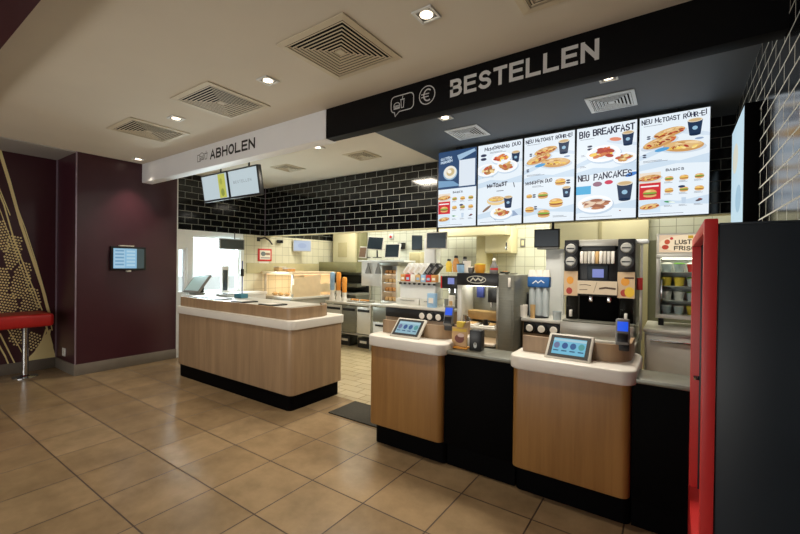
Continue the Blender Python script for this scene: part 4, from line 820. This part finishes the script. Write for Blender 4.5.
# ---- food fridge
Yf = 4.12; x0, x1, z0, z1 = PB(656, 233, 706, 320, Yf); t = thing('food_fridge', 'glass fronted counter fridge with a lit picture sign and packed salads', 'fridge', ((x0+.34)/2, Yf, .90)); a = x0-t.location.x; b = .34-t.location.x; hf = z1-.90
fr = 'light_plastic'
for q in (a+.04, b-.04): MB().cyl((q, .05, 0), (q, .05, .07), .022, 'dark_plastic', 12).build('foot', t)
z_ = hf*.74
MB().box(a, b, 0, .30, .065, .10, 'steel_bright', .004).build('base_rail', t); MB().box(a, a+.03, 0, .30, .10, z_, 'steel_bright', .004).build('side_panel', t); MB().box(b-.03, b, 0, .30, .10, z_, 'steel_bright', .004).build('side_panel', t); MB().box(a+.03, b-.03, .27, .30, .10, z_, 'white_enamel', .002).build('back_panel', t)
MB().box(a, b, -.01, .30, z_, z_+.03, 'steel_bright', .004).build('top_rail', t); MB().box(a+.04, b-.04, .05, .10, z_-.012, z_-.004, 'tube_glow').build('fridge_lamp', t, 'glowing tube under the top rail')
for k in (1, 2, 3): MB().box(a+.03, b-.03, .04, .27, .10+(z_-.10)*k/4-.006, .10+(z_-.10)*k/4, 'steel', .001).build('shelf', t)
dr = MB().box(a+.03, b-.03, .002, .008, .10, z_, 'glass').build('glass_door', t, 'clear glass door'); MB().box(a+.035, a+.05, -.012, .002, .2, .4, 'chrome', .004).build('handle', dr)
MB().box(a, b, 0, .20, z_+.03, hf, 'light_plastic', .006).build('sign_box', t)
m = MB(); m.T = Matrix.Translation((a+.02, -.002, z_+.045)); ww = b-a-.04; hh = hf-z_-.06; P3 = 'fridge_sign'; m.rect(0, ww, 0, hh, (238, 206, 170), P3, 0); m.ell(ww*.5, hh*.5, ww*.5, hh*.5, (252, 228, 190), P3, 1); m.ell(ww*.10, hh*.3, .025, .02, (190, 70, 50), P3, 2); m.ell(ww*.13, hh*.6, .02, .022, (206, 90, 60), P3, 2); m.ell(ww*.20, hh*.8, .012, .012, (206, 60, 60), P3, 2); m.stext('LUST AUF', ww*.25, ww*.76, hh*.45, hh*.26, .008, (70, 60, 50), P3, 2, .05); m.stext('FRISCHE', ww*.24, ww*.74, hh*.10, hh*.26, .008, (70, 60, 50), P3, 2, .05); m.rect(ww*.46, ww*.54, hh*.78, hh*.95, (206, 160, 40), P3, 2); m.build('lit_sign', t, 'lit sign with dark letters over food picture', smooth=False)
zs = [.10+(z_-.10)*k/4 for k in range(4)]
names = [('salad_bowl', 'green_leaf', 'salad', 'green salad'), ('fruit_cup', 'yellow_food', 'food tub', 'yellow fruit cup'), ('yogurt_cup', 'cup_white', 'food tub', 'white yogurt cup'), ('dessert_cup', 'frost', 'food tub', 'pale dessert cup'), ('snack_tub', 'red_label', 'food tub', 'red snack tub')]
rows = [(0, [3, 3, 1, 2]), (1, [2, 2, 0, 0]), (2, [1, 1, 0, 4]), (3, [3, 0, 4, 0])]; rn = ['bottom shelf', 'second shelf up', 'third shelf up', 'top shelf']; pn = ['at the left end', 'second from left', 'third from left', 'fourth from left']
for r_, its in rows:
    for k, it in enumerate(its):
        nm, mt, ct, ds = names[it]; t2 = thing(nm, '%s on the fridge %s, %s' % (ds, rn[r_], pn[k]), ct, (x0+.075+.092*k, Yf+.11, .90+zs[r_]), 0, 'packed food in the fridge')
        MB().lathe(0, 0, [(.030, 0), (.040, .062), (.041, .066)], mt if it != 0 else 'frost', 16).build('tub_wall', t2); MB().lathe(0, 0, [(.042, .066), (.041, .074), (.02, .080)], mt if it in (0, 1) else 'cup_white', 16).build('lid' if it not in (0, 1) else 'contents', t2)

# ---- lid and box rack with fries cartons (left of the coffee machine)
Yr = 4.02; x0, x1, z0, z1 = PB(398, 274, 436, 299, Yr); zt = .92
t = thing('packaging_rack', 'steel rack of food boxes standing on the left back counter', 'rack', ((x0+x1)/2, Yr, zt)); w = x1-x0
for u0, u1 in ((-.5, .12), (.13, .5)):
    d = MB().box(u0*w, u1*w-.01, -.03, .20, 0, .075, 'steel_bright', .005).build('base_drawer', t); MB().box(u0*w+.06, u1*w-.07, -.036, -.029, .05, .056, 'steel_dark').build('handle', d)
MB().box(-w/2+.02, w/2-.02, .02, .20, .078, .265, 'white_enamel', .004).build('back_panel', t)
MB().box(-w/2, w/2, -.01, .20, .265, .28, 'steel', .003).build('shelf', t)
for k in range(8):
    x = -w/2+.03+k*(w-.06)/7; m = MB(); m.cyl((x, -.006, .255), (x, .02, .255), .012, 'dark_plastic', 10); m.build('hook', t)
cols = ['bread', 'red_label', 'cup_white', 'kraft', 'paper_blue', 'red_label', 'bread']
for k in range(7):
    x = x0+.05+k*(w-.10)/6; t2 = thing('fries_carton', 'printed carton number %s from the left in the row on the packaging rack' % ['one', 'two', 'three', 'four', 'five', 'six', 'seven'][k], 'carton', (x, Yr+.06, zt+.28), 0, 'cartons on the packaging rack'); MB().box(-.034, .034, -.03, .03, 0, .085, cols[k], .003).build('carton_wall', t2); MB().box(-.02, .02, -.033, -.029, .02, .05, 'paper_blue' if k % 2 else 'cup_white').build('printed_face', t2)
for k in range(6):
    x = x0+.03+k*.078; dark = k > 3; t2 = thing('lid_sleeve', '%s slanted lid sleeve, %s in the row above the cartons' % ('black' if dark else 'white', ['first', 'second', 'third', 'fourth', 'fifth', 'sixth'][k]), 'lid sleeve', (x, Yr+.11, zt+.368), 0, 'slanted sleeves above the cartons')
    m = MB(); m.T = Matrix.Rotation(R(38), 4, 'Y'); m.box(-.034, .03, -.02, .08, 0, .15, 'dark_plastic' if dark else 'white_enamel', .005); m.build('sleeve_body', t2); m = MB(); m.T = Matrix.Rotation(R(38), 4, 'Y'); m.box(-.018, .014, -.022, -.018, .02, .11, 'grey_plastic' if dark else 'light_plastic'); m.build('front_slot', t2)
x0, x1, z0, z1 = PB(423, 238, 437, 266, 4.25); t = thing('paper_cabinet', 'tall white cabinet box standing behind the slanted lid sleeves', 'cabinet', ((x0+x1)/2, 4.25, zt)); MB().box(-.085, .085, 0, .12, 0, z1-zt, 'white_enamel', .006).build('cabinet_body', t); MB().box(-.075, .075, -.008, 0, .3, z1-zt-.02, 'white_enamel', .004).build('door', t)
x0, x1, z0, z1 = PB(427, 232, 446, 249, 4.1); t = thing('kitchen_monitor', 'dark monitor tilted sideways above the white cabinet box', 'monitor', ((x0+x1)/2, 4.1, (z0+z1)/2), R(12)); hw = (x1-x0)/2; hh = (z1-z0)/2
MB().box(-hw, hw, 0, .03, -hh, hh, 'light_plastic', .006).build('casing', t); MB().box(-hw+.012, hw-.012, -.003, .001, -hh+.012, hh-.012, 'screen_off').build('display', t); MB().cyl((0, .045, 0), (0, .045, .94), .014, 'dark_plastic').build('ceiling_pole', t); MB().box(-.04, .04, .028, .06, -.04, .04, 'dark_plastic').build('mount', t)
# syrup pump block with purple label, blue cartons
p = W(440, 279, Y=3.98); t = thing('drink_dispenser', 'black juice dispenser with violet label beside the coffee machine', 'dispenser', (-2.06, 4.0, .92)); MB().box(-.10, .07, 0, .3, 0, .10, 'steel_dark', .006).build('base_housing', t); MB().box(-.085, .055, .1, .3, .10, .26, 'steel_dark', .004).build('back_housing', t); MB().box(-.14, .075, -.01, .3, .22, .36, 'dark_plastic', .008).build('head', t); MB().box(-.05, .03, -.014, -.008, .27, .34, 'lavender_glow', .003).build('label_panel', t, 'violet lit label'); MB().box(-.14, -.125, -.014, .0, .22, .36, 'red_label').build('red_strip', t)
for x in (-.05, .02): MB().cyl((x, .04, .22), (x, .04, .17), .012, 'chrome', 10).build('nozzle', t)
t = thing('blue_carton', 'pale blue carton standing below the slanted sleeves', 'carton', (-2.27, 3.92, .92)); MB().box(-.05, .05, -.03, .03, 0, .16, 'paper_blue', .004).build('carton_wall', t); MB().box(-.03, .03, -.034, -.028, .05, .11, 'cup_white').build('printed_face', t)
t = thing('milk_carton', 'tall cream carton next to the black juice dispenser', 'carton', (-1.925, 3.90, .0)); t.location = (-2.02, 3.92, .92); MB().box(-.03, .03, -.025, .025, 0, .15, 'cup_white', .004).build('carton_wall', t); MB().box(-.02, .02, -.029, -.024, .04, .09, 'kraft').build('printed_face', t)

# ================================================================== KITCHEN BEYOND
def kunit(label, px0, px1, Y, dep, h, legs=True):
    x0 = W(px0, 320, Y=Y).x; x1 = W(px1, 320, Y=Y).x; xm = (x0+x1)/2; a, b = x0-xm, x1-xm; t = thing('prep_table', label, 'table', (xm, Y, 0), 0, 'kitchen prep tables'); MB().box(a, b, 0, dep, h-.04, h, 'steel_bright', .006).build('tabletop', t)
    for x in (a+.02, b-.05):
        for y in (.02, dep-.05): MB().box(x, x+.03, y, y+.03, 0, h-.04, 'steel', .003).build('leg', t)
    MB().box(a+.02, b-.02, .03, dep-.03, .22, .24, 'steel', .003).build('undershelf', t); return t, a, b
t, a, b = kunit('steel prep table with white doors behind the pickup counter end', 325, 371, 4.98, .6, .76)
w = b-a
for k, (u0, u1) in enumerate(((.02, .36), (.38, .68), (.70, .98))):
    d = MB().box(a+u0*w, a+u1*w, .01, .03, .26, .70, ['steel_bright', 'steel_dark', 'steel_bright'][k], .004).build('door', t); MB().box(a+u0*w+.02, a+u1*w-.02, .0, .012, .62, .66, 'dark_plastic', .003).build('handle', d)
k0 = t.location.x
for i, (u, lb, mt, sx, sz) in enumerate(((.35, 'black crate under the prep table, left of two', 'dark_plastic', .12, .12), (.75, 'black crate under the prep table, right of two', 'dark_plastic', .12, .14))):
    t2 = thing('supply_crate', lb, 'crate', (k0+a+u*w, 5.2, .24), 0, 'crates under the prep table'); t2.location.z = 0; MB().box(-sx, sx, -.1, .1, 0, .16, mt, .008).build('crate_body', t2); MB().box(-sx*.6, sx*.6, -.105, -.098, .08, .12, 'cup_white', .002).build('label_plate', t2)
t, a, b = kunit('steel prep table with dark drawer front left of the cup counter', 371.5, 402, 4.98, .6, .78); w = b-a
MB().box(a+.03, b-.03, .0, .04, .50, .72, 'steel_dark', .004).build('drawer', t); MB().box(a+.03, b-.03, .0, .04, .10, .48, 'white_enamel', .004).build('door', t); MB().box(a+.08, a+.25, -.012, .004, .42, .45, 'dark_plastic', .003).build('handle', t)
# paper cup tubes standing on the prep table
for k, (px, top, mt, lb) in enumerate(((332.5, 272, 'paper_blue', 'tall pale blue cup tube on the prep table'), (338.8, 272, 'paper_orange', 'tall orange cup tube in the middle on the prep table'), (344.6, 277, 'paper_orange', 'shorter orange cup tube, rightmost on the prep table'))):
    p = W(px, top, Y=5.1); t2 = thing('cup_tube', lb, 'cup tube', (p.x, 5.1, .76), 0, 'cup tubes on the prep table'); hh = p.z-.76; MB().lathe(0, 0, [(.036, hh*.35), (.040, hh*.4), (.044, hh*.92), (.038, hh*.98), (.015, hh)], mt, 18).build('cup_stack', t2); MB().lathe(0, 0, [(.05, 0), (.05, hh*.12), (.038, hh*.16), (.038, hh*.36)], 'cup_white', 18).build('holder', t2, 'white holder')
# bun baskets on the table
for k, (px, lb) in enumerate(((356, 'tan bun pile left on the prep table'), (366, 'tan bun pile right on the prep table'))):
    p = W(px, 298, Y=5.15); t2 = thing('bun_tray', lb, 'food tray', (p.x, 5.15, .76), 0, 'bun trays on the prep table'); MB().box(-.10, .10, -.12, .12, 0, .025, 'steel', .004).build('tray_base', t2)
    for q in range(3): MB().ball((-.06+.06*q, -.03, .035), .034, 'bread', (1, 1, .6), 12).build('bun', t2)
# warm glass holding tower
x0, x1, z0, z1 = PB(381, 262, 397, 300, 5.1); t = thing('holding_cabinet', 'glowing glass holding cabinet with warm food on the prep table', 'food warmer', ((x0+x1)/2, 5.1, .78)); w = x1-x0; hh = z1-.78
MB().box(-w/2, w/2, 0, .3, 0, .04, 'steel', .004).build('base_tray', t); MB().box(-w/2-.02, w/2+.04, -.02, .3, hh-.06, hh, 'steel_dark', .006).build('hood', t)
for x in (-w/2, w/2-.02): MB().box(x, x+.02, 0, .3, .04, hh-.06, 'steel_bright', .003).build('side_panel', t)
MB().box(-w/2+.02, w/2-.02, .28, .3, .04, hh-.06, 'steel_bright').build('back_panel', t)
for k in (1, 2, 3): z = .04+(hh-.10)*k/4; MB().box(-w/2+.02, w/2-.02, .02, .28, z, z+.012, 'steel', .002).build('shelf', t); MB().box(-w/2+.04, w/2-.04, .1, .25, z-.008, z-.001, 'warm_glow').build('heat_lamp', t, 'glowing warm lamp strip')
for k in range(4):
    z = .78+(.04 if k == 0 else .04+(hh-.10)*k/4+.012); t2 = thing('wrapped_burger_row', 'wrapped snacks on the warm cabinet %s' % ['bottom', 'second level', 'third level', 'top level'][k], 'food', ((x0+x1)/2, 5.2, z), 0, 'wrapped snacks in the holding cabinet')
    for q in (-.06, .02, .1): MB().box(q-.03-.02, q+.03-.02, -.06, .04, 0, .06, 'kraft' if (k+int(q*50)) % 2 else 'bread', .012).build('wrapped_snack', t2)
# back shelf with two funnels and monitors
x0, x1, z0, z1 = PB(358, 259.5, 404, 262, 5.35); t = thing('overshelf', 'white overshelf and splash panel carrying the kitchen monitors', 'shelf', ((x0+x1)/2, 5.35, z0)); w = x1-x0
MB().box(-w/2, w/2, 0, .35, 0, .03, 'white_enamel', .004).build('shelf_board', t); MB().box(-w/2+.05, -w/2+.48, .04, .06, -.42, 0, 'white_enamel', .004).build('splash_panel', t)
for x in (-w/2+.01, w/2-.04): MB().box(x, x+.03, .30, .33, -z0, 0, 'steel', .003).build('leg', t)
for k, px in enumerate((368.5, 378.5)):
    p = W(px, 270, Y=5.37); t2 = thing('funnel', 'grey cone scoop hanging on the white splash panel, %s of two' % ['left', 'right'][k], 'scoop', (p.x, 5.36, z0-.20), 0, 'grey scoops under the overshelf'); MB().lathe(0, 0, [(.055, 0), (.045, .05), (.018, .13), (.014, .18)], 'grey_plastic', 16).build('cone', t2); MB().cyl((0, 0, .17), (0, 0, .20), .008, 'chrome', 8).build('hook', t2)
def mon(label, px0, py0, px1, py1, Y, disp, rz=0, roll=0):
    x0, x1, z0, z1 = PB(px0, py0, px1, py1, Y); hw, hh = (x1-x0)/2, (z1-z0)/2; zb = W(381, 259.5, Y=5.35).z+.03
    t = thing('kitchen_monitor', label, 'monitor', ((x0+x1)/2, Y, (z0+z1)/2), rz, 'monitors on the overshelf'); T = Matrix.Rotation(R(roll), 4, 'Y') @ Matrix.Rotation(R(-8), 4, 'X')
    m = MB(); m.T = T; m.box(-hw, hw, 0, .03, -hh, hh, 'light_plastic', .006); m.build('casing', t); m = MB(); m.T = T; m.box(-hw+.015, hw-.015, -.004, .001, -hh+.015, hh-.015, disp); m.build('display', t)
    MB().cyl((0, .06, 0), (0, .08, zb-(z0+z1)/2+.01), .014, 'dark_plastic', 10).build('stand', t); MB().box(-.06, .06, .02, .14, zb-(z0+z1)/2, zb-(z0+z1)/2+.012, 'dark_plastic', .003).build('foot', t)
mon('upper kitchen monitor tilted above the white splash panel', 368, 236.5, 382.5, 250, 5.42, 'screen_off', R(8), 4); mon('square kitchen monitor at the right of the overshelf', 385, 243.5, 399.5, 258, 5.46, 'screen_off'); mon('small brown faced monitor at the left end of the overshelf', 358.5, 246.5, 367, 258, 5.44, 'screen_brown', R(-10), 3)
t = thing('wall_speaker', 'small black box on the kitchen wall right of the monitors', 'speaker', (W(403, 246, Y=6.25).x, 6.25, W(403, 246, Y=6.25).z)); MB().box(-.06, .06, -.10, 0, -.06, .06, 'dark_plastic', .008).build('housing', t); MB().cyl((0, -.101, 0), (0, -.104, 0), .04, 'grey_plastic', 16).build('grille', t)
t = thing('wall_alarm', 'small red and white alarm on the wall above the monitors', 'alarm', (W(392, 236.5, Y=6.25).x, 6.25, W(392, 236.5, Y=6.25).z)); MB().box(-.05, .05, -.04, 0, -.05, .05, 'white_enamel', .01).build('housing', t); MB().cyl((0, -.04, -.01), (0, -.055, -.01), .025, 'red_label', 14).build('button', t)
x0, x1, z0, z1 = PB(411, 235, 420, 250, 5.9); t = thing('menu_monitor', 'black narrow monitor on the wall between the overshelf and white cabinet box', 'monitor', ((x0+x1)/2, 5.95, (z0+z1)/2), R(25)); hw = (x1-x0)/2; hh = (z1-z0)/2
MB().box(-hw, hw, 0, .04, -hh, hh, 'dark_plastic', .006).build('casing', t); MB().box(-hw+.012, hw-.012, -.004, .001, -hh+.014, hh-.014, 'screen_off').build('display', t); MB().box(-.03, .03, .04, .20, -.03, .03, 'dark_plastic', .004).build('wall_arm', t)
x0, x1, z0, z1 = PB(409, 252, 421, 264, 5.95); t = thing('wall_box', 'cream box cupboard below the black narrow monitor', 'cupboard', ((x0+x1)/2, 5.95, z0)); hw = (x1-x0)/2
MB().box(-hw, hw, 0, .29, 0, z1-z0, 'cream', .005).build('cabinet_body', t); MB().box(-hw+.02, hw-.02, -.012, 0, .02, z1-z0-.02, 'cream_dark', .003).build('door', t)
# extractor hood and grill line
x0, x1, z0, z1 = PB(317, 262, 356, 272, 5.72); t = thing('extractor_hood', 'low steel extractor hood over the grill left of the white panel', 'extractor hood', ((x0+x1)/2, 5.72, z0)); w = x1-x0
m = MB(); m.box(-w/2, w/2, 0, .04, 0, z1-z0, 'hood_green', .006); m.box(-w/2, -w/2+.03, .04, .5, 0, z1-z0, 'hood_green'); m.box(w/2-.03, w/2, .04, .5, 0, z1-z0, 'hood_green'); m.build('canopy', t); MB().box(-w/2+.03, w/2-.03, .04, .5, z1-z0-.02, z1-z0, 'steel_dark').build('filter', t); MB().box(-w/2+.2, w/2-.25, .25, .5, z1-z0, 2.62-z0, 'cream', .004).build('duct', t); MB().box(w/2-.24, w/2-.14, .30, .5, z1-z0, 2.62-z0, 'hood_green', .004).build('flue', t); MB().box(-w/2+.35, -w/2+.6, .24, .25, z1-z0+.1, z1-z0+.4, 'cream_dark', .004).build('access_panel', t)
x0, x1, z0, z1 = PB(322, 292, 356, 340, 5.75); t = thing('grill_station', 'dark steel grill station below the extractor hood', 'grill', ((x0+x1)/2, 5.75, 0)); w = x1-x0
MB().box(-w/2, w/2, 0, .45, 0, .80, 'steel_dark', .006).build('cabinet_body', t); MB().box(-w/2, w/2, -.02, .45, .80, .84, 'steel', .004).build('cooking_plate', t); MB().box(-w/2, w/2, .38, .45, .84, 1.18, 'dark_plastic', .006).build('back_panel', t); MB().box(-w/2+.05, w/2-.05, .08, .36, .95, 1.02, 'steel_dark', .01).build('press_lid', t)
for k in range(3): MB().cyl((-w/2+.2+k*.3, -.02, .7), (-w/2+.2+k*.3, -.05, .7), .03, 'dark_plastic', 14).build('knob', t)
# warm lit chute along the left wall
x0 = -5.94; t = thing('burger_chute', 'warmly lit steel burger chute behind the pickup counter', 'food warmer', (-5.55, 4.35, 0))
MB().box(-.40, .35, 0, 1.0, 0, .80, 'steel', .004).build('cabinet_body', t); MB().box(-.42, .40, -.02, 1.0, .80, .84, 'steel_bright', .004).build('worktop', t)
for x, y in ((-.38, .02), (.33, .02), (-.38, .94), (.33, .94)): MB().box(x, x+.03, y, y+.03, .84, 1.22, 'steel', .003).build('post', t)
MB().box(-.42, .40, -.02, 1.0, 1.22, 1.26, 'lit_steel', .004).build('upper_shelf', t); m = MB(); m.loft([[(.36, -.02, .90), (.40, -.02, .90), (.40, 1.0, .90), (.36, 1.0, .90)], [(.36, -.02, 1.05), (.40, -.02, 1.05), (.40, 1.0, 1.05), (.36, 1.0, 1.05)]], 'lit_steel'); m.build('front_lip', t)
MB().box(-.36, .36, .04, .90, 1.205, 1.215, 'warm_glow').build('heat_lamp', t, 'glowing warm heat lamp'); MB().box(-.36, .36, .90, .93, .84, 1.22, 'lit_steel', .003).build('back_panel', t)
for k, (x, y, mt, h, lb) in enumerate(((-5.80, 4.95, 'yellow_food', .15, 'yellow sauce bottle at the back of the lit chute'), (-5.66, 4.98, 'bread', .12, 'brown sauce bottle at the back of the lit chute'), (-5.52, 4.92, 'green_leaf', .13, 'green sauce bottle at the back of the lit chute'))):
    t2 = thing('sauce_bottle', lb, 'bottle', (x, y, .84), 0, 'sauce bottles on the chute'); MB().lathe(0, 0, [(.038, 0), (.04, h*.6), (.016, h*.85), (.014, h)], mt, 16).build('bottle_body', t2); MB().lathe(0, 0, [(.018, h), (.014, h+.025)], 'cup_white', 12).build('cap', t2)
m = MB(); m.loft([[(.375, .02, .84), (.395, .02, .84), (.395, .62, .84), (.375, .62, .84)], [(.375, .02, 1.15), (.395, .02, 1.15), (.395, .62, 1.215), (.375, .62, 1.215)]], 'lit_steel'); m.build('side_panel', t)
for k in range(4):
    t2 = thing('wrapped_burger', 'wrapped burger on the lit chute, number %s from the window' % ['one', 'two', 'three', 'four'][k], 'food', (-5.78+.16*k, 4.48, .84), 0, 'wrapped burgers on the chute'); MB().ball((0, 0, .03), .05, 'kraft', (1, 1, .6), 14).build('wrapper', t2); MB().box(-.02, .02, -.045, -.03, .02, .04, 'cup_white', .004).build('sticker', t2)
for k, (x, mt, h, lb) in enumerate(((-5.74, 'kraft', .07, 'kraft box on the chute upper shelf, left of two'), (-5.50, 'bread', .05, 'tan box on the chute upper shelf, right of two'))):
    t2 = thing('storage_box', lb, 'box', (x, 4.55, 1.26), 0, 'boxes on the chute shelf'); MB().box(-.07, .07, -.08, .08, 0, h, mt, .004).build('box_body', t2); MB().box(-.072, .072, -.082, .082, h, h+.012, 'light_plastic', .003).build('lid', t2)
# red framed notice and paper on the tiled left wall
t = thing('wall_notice', 'red framed notice on the tiled wall beside the drive-through window', 'notice', (XT, 4.42, 1.545), R(90)); MB().box(-.15, .13, -.02, 0, -.11, .11, 'red_label', .004).build('frame', t); m = MB(); m.T = Matrix.Translation((0, -.021, 0)); m.rect(-.12, .10, -.08, .08, (226, 220, 206), 'print', 0); m.ell(-.05, .02, .05, .04, (110, 120, 120), 'print', 1); m.rect(.0, .09, .0, .04, (150, 120, 100), 'print', 1); m.rect(-.1, .09, -.06, -.04, (150, 150, 150), 'print', 1); m.build('printed_sheet', t, smooth=False)
t = thing('paper_sheet', 'white paper sheet pinned below the red framed notice', 'paper', (XT, 4.40, 1.35), R(90)); MB().box(-.10, .10, -.004, 0, -.11, .11, 'cup_white').build('sheet', t); m = MB(); m.T = Matrix.Translation((0, -.0045, 0)); m.rect(-.03, .06, -.02, .05, (176, 190, 200), 'print', 0); m.rect(-.03, .06, -.06, -.05, (150, 150, 150), 'print', 0); m.build('printed_text', t, smooth=False)
t = thing('wall_bracket', 'black curved bracket on the tiled wall above the red notice', 'bracket', (XT, 4.42, 1.80), R(90)); MB().tube([(-.14, -.02, .02), (-.05, -.06, .05), (.05, -.06, .0), (.13, -.03, -.06)], .014, 'dark_plastic').build('arm', t); MB().box(-.17, -.11, -.02, 0, -.02, .05, 'dark_plastic', .004).build('mount', t)
t = thing('wall_monitor', 'white screen on a bracket on the tiled left wall', 'monitor', (XT+.14, 5.15, 1.74), R(48)); MB().box(-.17, .17, -.015, .015, -.11, .11, 'light_plastic', .006).build('casing', t); m = MB(); m.T = Matrix.Translation((0, -.0165, 0)); m.rect(-.155, .155, -.095, .095, (206, 220, 240), 'screen_picture', 0); m.ell(0, .0, .08, .05, (190, 206, 232), 'screen_picture', 1); m.build('display', t, smooth=False); MB().box(-.03, .03, .014, .10, -.04, .04, 'dark_plastic', .004).build('bracket', t)
t = thing('wall_camera', 'small dark box on the tiled left wall near its top', 'camera', (XT, 4.72, 1.80), R(90)); MB().box(-.05, .05, -.06, 0, -.03, .03, 'dark_plastic', .006).build('housing', t); MB().cyl((0, -.06, 0), (0, -.075, 0), .02, 'glass_smoke', 12).build('lens', t)
MB_ = MB().box(XT, XT+.02, 4.05, 5.7, 1.22, 1.40, 'cream_dark', .003); tag(MB_.build('splash_rail'), 'dull steel rail strip along the tiled left kitchen wall', 'rail')
# cupboards at the back wall
t = thing('wall_cupboard', 'cream wall cupboard on the back kitchen wall above the coffee machine', 'cupboard', (W(497.5, 253, Y=5.95).x, 5.95, W(497, 253, Y=5.95).z)); hh = W(497, 228, Y=5.95).z-t.location.z; MB().box(-.22, .22, 0, .29, 0, hh, 'cream', .006).build('cabinet_body', t); MB().box(-.20, .20, -.014, 0, .02, hh-.02, 'cream', .004).build('door', t); MB().box(.14, .16, -.03, -.012, .04, .16, 'chrome', .003).build('handle', t)
t = thing('pipe_box', 'cream vertical pipe casing beside the wall cupboard', 'casing', (W(482, 250, Y=5.95).x, 5.95, 0)); MB().box(-.10, .07, 0, .29, 0, 2.6, 'cream_dark', .004).build('casing_body', t); MB().box(-.085, .055, -.006, 0, .9, 2.3, 'cream_dark', .003).build('access_panel', t)
t = thing('wall_beam', 'cream beam casing high across the back kitchen wall', 'casing', (W(462, 232, Y=5.8).x, 5.75, W(462, 236, Y=5.8).z)); MB().box(-.45, .75, 0, .2, 0, .16, 'cream', .006).build('casing_body', t); MB().box(-.46, .76, -.006, .2, .15, .17, 'cream_dark', .003).build('cap_strip', t)
for o_ in [t]: o_.location.z = W(462, 236, Y=5.75).z
t = thing('drinks_backdrop', 'cream painted cabinet behind the drinks machine', 'cabinet', (W(601, 225, Y=5.1).x, 5.04, 0)); MB().box(-.56, .47, 0, .1, 0, 2.4, 'cream', .004).build('cabinet_body', t); MB().box(-.02, .02, -.006, 0, .9, 2.3, 'cream_dark', .003).build('cover_strip', t)
# kitchen ceiling lights
k0 = None
for x, y, lb in ((-4.9, 5.3, 'glowing ceiling panel over the grill end of the kitchen'), (-3.3, 5.3, 'glowing ceiling panel over the middle of the kitchen'), (-1.7, 5.3, 'glowing ceiling panel behind the coffee machine'), (-.4, 5.75, 'glowing ceiling panel at the right end of the kitchen')):
    if not k0:
        k0 = thing('kitchen_light', lb, 'light', (x, y, 2.62), 0, 'kitchen ceiling panels'); MB().box(-.32, .32, -.32, .32, -.03, -.001, 'white_enamel', .004).build('frame', k0); MB().box(-.29, .29, -.29, .29, -.034, -.029, 'tube_glow').build('diffuser', k0, 'glowing diffuser')
    else: dup(k0, (x, y, 2.62), lb)
    lamp('kitchen_lamp', 'AREA', (x, y, 2.57), 22, (1, .97, .86), .6)
lamp('service_fill', 'AREA', (-.9, 3.25, ZC-.03), 32, (1, .93, .80), .35); lamp('service_fill', 'AREA', (-3.2, 3.5, ZC-.03), 26, (1, .90, .74), .35)  # added fill over the staff aisle to brighten the steel, no fittings
lamp('right_kitchen_fill', 'AREA', (-.4, 4.82, 2.58), 16, (1, .95, .80), .4)  # added fill for the dark right kitchen wall, no fitting
lamp('chute_lamp', 'AREA', (-5.55, 4.8, 1.19), 3.2, (1, .84, .64), .5)

# ================================================================== WORLD AND VIEW
wd = bpy.data.worlds.new('daylight'); S.world = wd; wd.use_nodes = True; bg = wd.node_tree.nodes['Background']; bg.inputs['Color'].default_value = (.92, .97, 1, 1); bg.inputs['Strength'].default_value = 1.6
lamp('window_daylight', 'AREA', (XT-.35, 3.53, 1.4), 65, (.85, .95, 1), .8, rot=(0, R(-90), 0), size_y=.8)
lamp('front_uplight_fill', 'AREA', (-3, -3.25, .75), 66, (1, .93, .82), 4.2, rot=(R(128), 0, 0), size_y=.6)  # added warm fill behind the camera, tilted up to brighten the ceiling
S.view_settings.view_transform = 'Standard'; S.view_settings.look = 'None'; S.view_settings.exposure = 0; S.view_settings.gamma = 1; S.view_settings.use_curve_mapping = False
